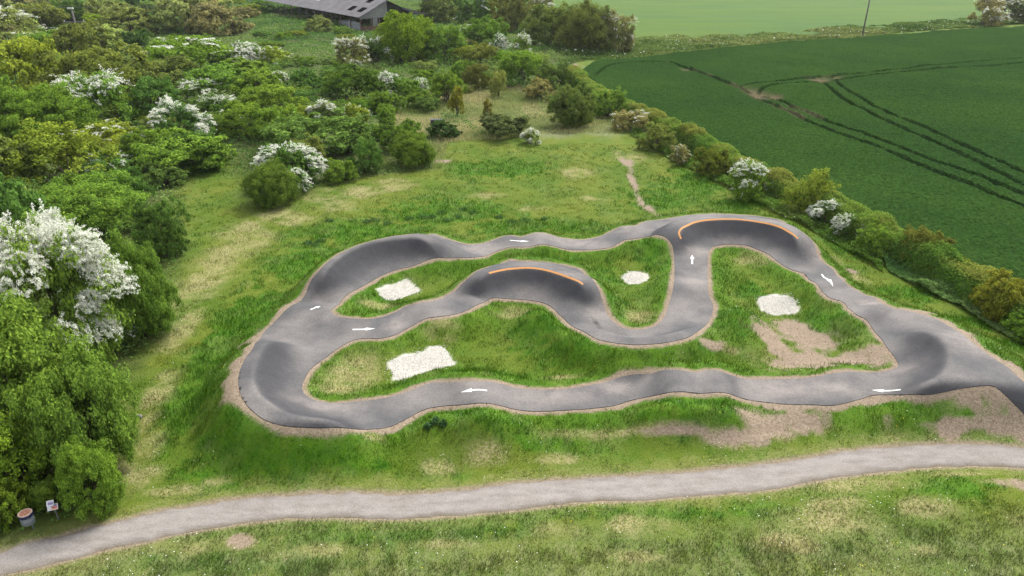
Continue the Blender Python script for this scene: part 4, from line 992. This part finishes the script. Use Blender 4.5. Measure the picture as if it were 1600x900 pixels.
# ------------------------------------------------------------------ ground cover of the thicket, verge grasses and brambles (uncountable)
def cover(name, poly, n, leaf, hmin, hmax, cols, seed, label, cat, blade=False, bias=1.0, avoid=None, scale=4.0, flower=0):
    r = np.random.default_rng(seed); x0, y0 = poly.min(0); x1, y1 = poly.max(0); out = []; tot = 0
    while tot < n:
        y = y0 + (y1 - y0) * r.random(n * 2) ** bias; x = r.uniform(x0, x1, n * 2)
        k = inside(x, y, poly) & (np.abs(x) < depth_at(y) * 860 / FPX + 2)
        if avoid is not None: k &= avoid(x, y)
        out.append(np.stack([x[k], y[k]], 1)); tot += int(k.sum())
        if len(out) > 60: break
    P = np.vstack(out)[:n]; n = len(P); x, y = P.T
    hill = fbm(x, y, scale, 4, seed); z0 = H(x, y); far = (1 + y / 90)
    hmax = hmin + (hmax - hmin) * smooth(0, 4.0, -sdist(x, y, poly)) * (1 - .62 * smooth(140, 165, y)) if hmax > 2 else hmax
    z = z0 + np.maximum(hmin, hmin + (hmax - hmin) * smooth(.35, .72, hill)) * r.uniform(.55, 1.0, n)
    pat = fbm(x, y, scale * 2.5, 3, seed + 5)
    if blade: 
        V, FF = blades(x, y, z0, (z - z0), .03 * far, .28, r); k_ = 3
    else:
        V, FF = leaf_quads(np.column_stack([x, y, z]), r.normal(0, .55, (n, 3)) + [0, 0, .75], leaf * far * r.uniform(.6, 1.3, n), r, .6); k_ = 4
    q = NT(name + '_leaves'); a_, b_, c_ = cols
    c = q.mix(q.step(q.attr('pat'), .3, .5), a_, b_); c = q.mix(q.step(q.attr('pat'), .5, .7), c, c_)
    c = q.mix(1.0, c, q.mix(q.attr('tint'), (.72, .76, .62), (1.75, 1.62, 1.35)), 'MULTIPLY')
    if flower: c = q.mix(q.math('LESS_THAN', q.attr('rnd'), flower), c, (.62, .64, .52))
    o = mobj(name, np_mesh(name, V, FF, dict(tint=np.repeat(r.random(n), k_), pat=np.repeat(pat, k_), rnd=np.repeat(r.random(n), k_))), q.leafy(c, .3))
    return tag(o, label, cat, kind='stuff')
def not_rough(x, y):
    r_ = np.zeros_like(x)
    for b in ROUGH: r_ = np.maximum(r_, blob(x, y, *b))
    brown = np.maximum(blob(x, y, 240, 290, 34, 16), 0)
    return (r_ < .45) & (brown < .4) & (sdist(x, y, THICKET) < -.4)
TH2 = THICKET.copy(); TH2[:, 1] = np.minimum(TH2[:, 1], 330)
cover('undergrowth', TH2, 420000, .13, .15, 2.3, ((.060, .130, .035), (.095, .175, .045), (.140, .205, .070)), 71, 'tangled green undergrowth of bramble and weeds filling the thicket between the bushes', 'undergrowth', bias=1.35, avoid=not_rough, scale=3.6)
RG = np.array([g2(p) for p in [(590,262),(640,215),(600,190),(640,165),(680,140),(760,125),(850,140),(945,175),(1000,205),(960,212),(860,210),(800,218),(700,224),(690,262)]])
cover('rough_grass', RG, 60000, .1, .18, .55, ((.13, .19, .05), (.24, .27, .12), (.36, .34, .20)), 73, 'pale seeding rough grass beyond the open turf', 'rough grass', blade=True, scale=3.0)
VG = np.array([g2(p) for p in [(870,112),(905,96),(1040,85),(1200,69),(1345,57),(1480,46),(1600,38),(1800,22),(1800,-2),(1600,22),(1480,33),(1345,44),(1200,55),(1000,60),(880,72)]])
cover('bank_grass', VG, 50000, .20, .25, 1.0, ((.06, .11, .03), (.095, .15, .045), (.15, .19, .07)), 75, 'dark tussocky bank of grass and cow parsley between the wheat and the far field', 'rough grass', scale=6.0, flower=.018)
HG = np.array([g2(p) for p in [(1370,398),(1410,405),(1480,440),(1560,490),(1620,520),(1620,560),(1560,520),(1500,480),(1440,455),(1390,425)]])
cover('bramble_cover', HG, 26000, .10, .15, .65, ((.075, .16, .05), (.12, .21, .07), (.16, .24, .09)), 77, 'low pale green brambles spilling from the foot of the field hedge', 'brambles', scale=1.5)
HF = np.array([g2(p) for p in [(985,212),(1060,255),(1130,290),(1200,330),(1275,366),(1340,402),(1380,425),(1375,400),(1290,352),(1205,308),(1130,268),(1060,228),(1000,196)]])
cover('hedge_foot_grass', HF, 34000, .10, .15, .7, ((.06, .13, .025), (.09, .17, .03), (.13, .19, .05)), 79, 'long grass and weeds along the foot of the upper field hedge', 'rough grass', scale=1.8, flower=.015)

# ================================================================== BARN, POLES AND SMALL THINGS
def bm_box(bm, c, s, R=None):
    r = bmesh.ops.create_cube(bm, size=1.0)
    for v in r['verts']:
        v.co = Vector((v.co.x * s[0] + c[0], v.co.y * s[1] + c[1], v.co.z * s[2] + c[2]))
    return r['verts']
def bm_poly_prism(bm, pts, off):
    """solid from a planar outline swept by off"""
    a = [bm.verts.new(p) for p in pts]; b = [bm.verts.new(Vector(p) + Vector(off)) for p in pts]; n = len(pts)
    bm.faces.new(a); bm.faces.new(b[::-1])
    for i in range(n): bm.faces.new([a[i], b[i], b[(i + 1) % n], a[(i + 1) % n]])
def bm_cyl(bm, p0, p1, r0, r1=None, seg=16, caps=True):
    p0, p1 = Vector(p0), Vector(p1); d = p1 - p0; r1 = r0 if r1 is None else r1
    M = Vector(d).to_track_quat('Z', 'Y').to_matrix().to_4x4(); M.translation = (p0 + p1) / 2
    bmesh.ops.create_cone(bm, cap_ends=caps, segments=seg, radius1=r0, radius2=r1, depth=d.length, matrix=M)
def bobj(name, bm, mat, parent=None, smooth_=False, bevel=0):
    if bevel: bmesh.ops.bevel(bm, geom=bm.edges[:], offset=bevel, segments=2, affect='EDGES')
    bmesh.ops.recalc_face_normals(bm, faces=bm.faces)
    me = bpy.data.meshes.new(name); bm.to_mesh(me); bm.free()
    if smooth_: me.polygons.foreach_set('use_smooth', [True] * len(me.polygons))
    return mobj(name, me, mat, parent)
def corrugated(name, a, b, axis, rust=.2):
    q = NT(name); tc = q.n('ShaderNodeTexCoord').outputs['Object']
    w = q.n('ShaderNodeTexWave', bands_direction=axis); q.set(w.inputs['Vector'], tc); w.inputs['Scale'].default_value = .9
    n = q.noise(.35, 5, .7, tc); n2 = q.noise(1.5, 4, .7, q.mapv((1, .2, 1), tc))
    c = q.mix(q.step(n, .3, .7), a, b); c = q.mix(q.math('MULTIPLY', q.step(n2, .52, .72), .6), c, tuple(v * .55 for v in a)); c = q.mix(q.math('MULTIPLY', w.outputs['Fac'], .22), c, (.05, .05, .05))
    return q.principled(c, .85, .2, q.bump(w.outputs['Fac'], .4, .05))
M_roof = corrugated('weathered_cement_sheet', (.085, .08, .085), (.135, .13, .135), 'X')
M_clad = corrugated('grey_boarding', (.12, .125, .12), (.19, .19, .185), 'Y')
M_cladd = corrugated('dark_boarding', (.06, .06, .06), (.10, .10, .10), 'Y')
M_timber = simple_mat('old_timber', (.16, .13, .11), .9, .3, 4); M_block = simple_mat('pale_block', (.26, .27, .30), .9, .2, 2)
M_rustw = simple_mat('rusty_sheet', (.13, .065, .05), .9, .4, 2); M_skyl = simple_mat('roof_light', (.75, .76, .78), .4, .1, 5)
M_dark = simple_mat('barn_back', (.05, .045, .04), .95, .3, 1)
barn = empty('barn', (-38, 188, 0), math.atan2(.817, -.576))
# local axes: X runs along the barn (away to the left), Y runs across it towards the camera side -> negative Y is across and away
tag(barn, 'derelict open sided barn with a grey sheeted roof and holes in it', 'barn')
LB, WB, EZ, RZ = 84.0, 15.0, 3.9, 7.4
def rp(x, y):      # roof height at distance y across
    return EZ + (RZ - EZ) * (y / (WB / 2)) if y <= WB / 2 else RZ - (RZ - EZ) * ((y - WB / 2) / (WB / 2))
bm = bmesh.new(); missing = {(3, 1), (1, 1), (2, 3)}
ncx, ncy = 28, 4
light_cell = (12, 2)
bml = bmesh.new()
for side in (0, 1):
    for i in range(ncx):
        for j in range(ncy):
            if side == 0 and (i, j) in missing: continue
            xa, xb = -.4 + i * (LB + .4) / ncx, -.4 + (i + 1) * (LB + .4) / ncx
            if side == 0: ya, yb = -.5 + j * (WB / 2 + .5) / ncy, -.5 + (j + 1) * (WB / 2 + .5) / ncy
            else: ya, yb = WB / 2 + j * (WB / 2 + .4) / ncy, WB / 2 + (j + 1) * (WB / 2 + .4) / ncy
            dz = .006 * ((i + j) % 2)
            za = EZ + (RZ - EZ) * ya / (WB / 2) if side == 0 else RZ - (RZ - EZ) * (ya - WB / 2) / (WB / 2)
            zb = EZ + (RZ - EZ) * yb / (WB / 2) if side == 0 else RZ - (RZ - EZ) * (yb - WB / 2) / (WB / 2)
            pts = [(xa, -ya, za + dz), (xb, -ya, za + dz), (xb, -yb, zb + dz), (xa, -yb, zb + dz)]
            bm_poly_prism(bml if (side == 0 and (i, j) == light_cell) else bm, pts, (0, 0, -.06))
bobj('roof', bm, M_roof, barn); bobj('roof_light', bml, M_skyl, barn)
bm = bmesh.new(); bm_poly_prism(bm, [(-.05, .1, 3.2), (-.05, .1, EZ - .08), (-.05, -WB / 2, RZ - .1), (-.05, -WB / 2, 3.4)], (.08, 0, 0)); bobj('gable_boarding', bm, M_clad, barn)
bm = bmesh.new(); bm_poly_prism(bm, [(2.5, -WB / 2 - 1.8, 3.6), (2.5, -WB / 2 - 1.8, RZ - 1.1), (2.5, -WB - 5.0, 3.5), (2.5, -WB - 5.0, 3.2)], (.08, 0, 0)); bobj('lean_to_boarding', bm, M_cladd, barn)
bm = bmesh.new(); bm_poly_prism(bm, [(2.2, -WB, EZ + .02), (LB, -WB, EZ + .02), (LB, -WB - 5.4, 3.3), (2.2, -WB - 5.4, 3.3)], (0, 0, -.06)); bobj('lean_to_roof', bm, M_roof, barn)
for i in range(14):
    bm = bmesh.new(); x = .2 + i * 6.2; bm_box(bm, (x, 0.0, EZ / 2 - .15), (.22, .22, EZ - .3)); bobj('post', bm, M_timber if i else M_rustw, barn)
for y in (-3.0, -5.2, -9.5, -14.5):
    bm = bmesh.new(); bm_box(bm, (.15, y, 1.65), (.2, .25, 3.3)); bobj('post', bm, M_timber, barn)
bm = bmesh.new(); bm_box(bm, (LB / 2, -WB + .1, EZ / 2 - .1), (LB, .12, EZ - .2)); bobj('back_wall', bm, M_dark, barn)
bm = bmesh.new(); bm_box(bm, (4.6, -.25, 1.1), (7.2, .2, 2.2)); bobj('block_wall', bm, M_block, barn)
bm = bmesh.new(); bm_box(bm, (LB - 2, -.3, 1.2), (22, .2, 2.4)); bobj('block_wall', bm, M_block, barn)
bm = bmesh.new(); bm_box(bm, (.0, -3.6, .7), (.12, 7.4, 1.4)); bobj('rusty_sheeting', bm, M_rustw, barn)
bm = bmesh.new(); bm_box(bm, (.02, -4.0, 1.7), (.1, 1.3, 3.1)); bobj('hanging_sheet', bm, M_clad, barn)
bm = bmesh.new(); bm_box(bm, (LB / 2, -.02, EZ - .28), (LB, .12, .22)); bobj('eaves_beam', bm, M_timber, barn)
bm = bmesh.new(); bm_box(bm, (13, -2.0, .9), (5.5, 2.2, 1.7)); bobj('feed_store', bm, M_block, barn)

M_pole = simple_mat('weathered_pole', (.17, .155, .15), .9, .2, 3); M_insul = simple_mat('insulator_white', (.65, .65, .63), .4, .1, 5); M_wire = simple_mat('wire', (.30, .31, .33), .5, .1, 5, .5, .6)
pl = empty('telegraph_pole', (-87.5, 150, 0))
tag(pl, 'wooden pole with a grey crossarm rising from the upper left thicket', 'pole')
bm = bmesh.new(); bm_cyl(bm, (0, 0, 0), (0, 0, 8.6), .2, .15, 12); bobj('shaft', bm, M_pole, pl, True)
bm = bmesh.new(); bm_box(bm, (0, -.2, 6.1), (4.4, .18, .22)); bobj('crossarm', bm, M_pole, pl)
for x in (-1.9, 1.9):
    bm = bmesh.new(); bm_cyl(bm, (x, -.2, 6.2), (x, -.2, 6.5), .07, .05, 8); bobj('insulator', bm, M_insul, pl)
bm = bmesh.new(); bm_box(bm, (-.2, 0, 8.65), (1.1, .4, .3)); bobj('top_bracket', bm, M_insul, pl, bevel=.03)
p2 = empty('telegraph_pole', (85.3, 181, 0))
tag(p2, 'pale leaning looking pole standing on the bank between the two fields', 'pole')
bm = bmesh.new(); bm_cyl(bm, (0, 0, 0), (0, 0, 12.5), .19, .14, 12); bobj('shaft', bm, M_pole, p2, True)
bm = bmesh.new(); bm_box(bm, (-.24, 0, 8.6), (.3, .1, .18)); bobj('bracket', bm, M_insul, p2)
bm = bmesh.new(); bm_box(bm, (0, -.2, 12.0), (2.2, .14, .18)); bobj('crossarm', bm, M_pole, p2)
def wire(a, b, sag, label):
    a, b = Vector(a), Vector(b); pts = [a.lerp(b, t) - Vector((0, 0, sag * 4 * t * (1 - t))) for t in np.linspace(0, 1, 40)]
    v, f = tube([tuple(p) for p in pts], [.016] * 40, 5)
    tag(mobj('overhead_wire', np_mesh('overhead_wire', v, f, None, True), M_wire), label, 'wire', 'overhead wires')
wire((-87.5, 150, 8.8), (85.3, 181, 12.5), 1.0, 'thin overhead wire running from the thicket pole to the pole between the fields')
wire((-87.5, 150, 8.8), (-230, 142, 9), .8, 'thin overhead wire running from the thicket pole out past the left edge')

# litter bin on a post
M_zinc = simple_mat('galvanised_drum', (.26, .29, .32), .45, .15, 6, .5, .25); M_navy = simple_mat('navy_band', (.018, .022, .075), .5, .2, 8)
M_rust = simple_mat('rusty_lid', (.27, .125, .085), .9, .4, 14); M_lipm = simple_mat('lid_rim', (.36, .27, .22), .7, .3, 10)
bxp, byp = g2((53, 826)); bz = float(H(np.array([bxp]), np.array([byp]))[0])
b = empty('litter_bin', (bxp, byp, bz))
tag(b, 'round grey litter bin with navy band and rusty top on a short post', 'litter bin')
cxx = -.12; b.scale = (.9, .9, .9)
bm = bmesh.new(); bm_cyl(bm, (0, 0, -.05), (0, 0, .50), .035, seg=12); bobj('post', bm, M_zinc, b, True)
def lathe(prof, seg=32, c=(0, 0)):
    V, F_ = [], []
    for r, z in prof:
        for k in range(seg): V.append((c[0] + r * math.cos(6.283185 * k / seg), c[1] + r * math.sin(6.283185 * k / seg), z))
    for i in range(len(prof) - 1):
        for k in range(seg): F_.append([i * seg + k, i * seg + (k + 1) % seg, (i + 1) * seg + (k + 1) % seg, (i + 1) * seg + k])
    return np.array(V), np.array(F_)
def lobj(name, prof, mat, parent, c=(0, 0)):
    v, f = lathe(prof, 36, c); return mobj(name, np_mesh(name, v, f, None, True), mat, parent)
drum = lobj('drum', [(.001, .33), (.22, .33), (.245, .345), (.25, .38), (.252, .50), (.258, .505), (.252, .515), (.255, .66), (.258, .79), (.25, .79), (.24, .40), (.001, .37)], M_zinc, b, (cxx, 0))
lobj('band', [(.262, .71), (.266, .715), (.268, .85), (.262, .855)], M_navy, b, (cxx, 0))
lobj('rim', [(.262, .855), (.272, .862), (.268, .885), (.215, .892), (.205, .88)], M_lipm, b, (cxx, 0))
lobj('lid', [(.206, .878), (.15, .872), (.08, .885), (.001, .89)], M_rust, b, (cxx, 0))
bm = bmesh.new(); bm_box(bm, (.10, .0, .40), (.10, .06, .10)); bobj('bracket', bm, M_zinc, b)

# notice board: two small panels on a post
sxp, syp = g2((92, 812)); 
s = empty('notice_board', (sxp, syp, 0), math.radians(10))
tag(s, 'small white notice in two panels with purple and orange print on a post', 'notice board')
s.scale = (.9, .9, .9)
M_sw = simple_mat('sign_white', (.80, .79, .80), .5, .05, 8); M_pur = simple_mat('sign_purple', (.30, .24, .48), .6, .3, 30); M_red = simple_mat('sign_red', (.70, .16, .14), .6, .3, 30); M_or = simple_mat('sign_orange', (.80, .36, .12), .6, .3, 30)
bm = bmesh.new(); bm_box(bm, (0, 0, .40), (.05, .05, .95)); bobj('post', bm, M_pole, s)
def panel(cx_, cz_, w, h, marks, tilt):
    p = empty('panel_mount', (0, 0, 0))
    bpy.data.objects.remove(p)
    bm = bmesh.new(); bm_box(bm, (0, 0, 0), (w, .02, h)); o = bobj('panel', bm, M_sw, s, bevel=.004)
    o.location = (cx_, -.05, cz_); o.rotation_euler = (math.radians(-38), math.radians(tilt), 0)
    for (mx, mz, mw, mh, mm) in marks:
        bm = bmesh.new(); bm_box(bm, (mx, -.012, mz), (mw, .004, mh)); bobj('printed_block', bm, mm, o)
panel(-.07, .98, .30, .24, [(0.02, -.02, .22, .10, M_pur), (-.0, .055, .20, .015, M_pur)], -8)
panel(-.03, .76, .44, .26, [(.06, .06, .24, .07, M_pur), (.08, -.02, .22, .07, M_red), (.07, -.085, .26, .04, M_or)], -8)

# stone on the grass, black box in the rough grass
def rock(name, loc, sc_, mat, label, cat, seed, cube=False):
    bm = bmesh.new(); r = random.Random(seed)
    if cube: bmesh.ops.create_cube(bm, size=2.0); bmesh.ops.subdivide_edges(bm, edges=bm.edges[:], cuts=3, use_grid_fill=True); am = .07
    else: bmesh.ops.create_icosphere(bm, subdivisions=3, radius=1.0); am = .16
    ph = [r.uniform(0, 6) for _ in range(6)]
    for v in bm.verts:
        d = v.co.normalized(); k = 1 + am * (math.sin(3 * d.x + ph[0]) + math.sin(4 * d.y + ph[1]) + math.sin(5 * d.z + ph[2])) * .6 + r.uniform(-.03, .03)
        v.co = Vector((v.co.x * k * sc_[0], v.co.y * k * sc_[1], v.co.z * k * sc_[2]))
    o = bobj(name, bm, mat, None, not cube); o.location = loc; o.rotation_euler = (0, 0, r.uniform(-.3, .3)); tag(o, label, cat); return o
M_stone = simple_mat('grey_stone', (.18, .165, .155), .9, .25, 6); M_tar = simple_mat('black_plastic', (.030, .030, .042), .55, .3, 4)
(X0, Y0), = cast([(217, 652)]); rock('stone', (X0, Y0, float(H(np.array([X0]), np.array([Y0]))[0]) + .05), (.19, .12, .10), M_stone, 'lone grey stone lying in the grass right of the big green tree', 'stone', 3)
X0, Y0 = g2((683, 196)); rock('storage_box', (X0, Y0, .38), (.75, .45, .40), M_tar, 'black box lying in the pale rough grass', 'box', 9, True)

# ------------------------------------------------------------------ thin air haze over the whole site
q = NT('haze'); v = q.n('ShaderNodeVolumePrincipled'); v.inputs['Color'].default_value = (.86, .90, .95, 1); v.inputs['Density'].default_value = .00009; v.inputs['Anisotropy'].default_value = .2
q.t.links.new(v.outputs[0], q.out.inputs['Volume'])
bm = bmesh.new(); bm_box(bm, (0, 1150, 12.5), (3100, 2900, 31)); tag(bobj('haze', bm, q.m), kind='stuff')
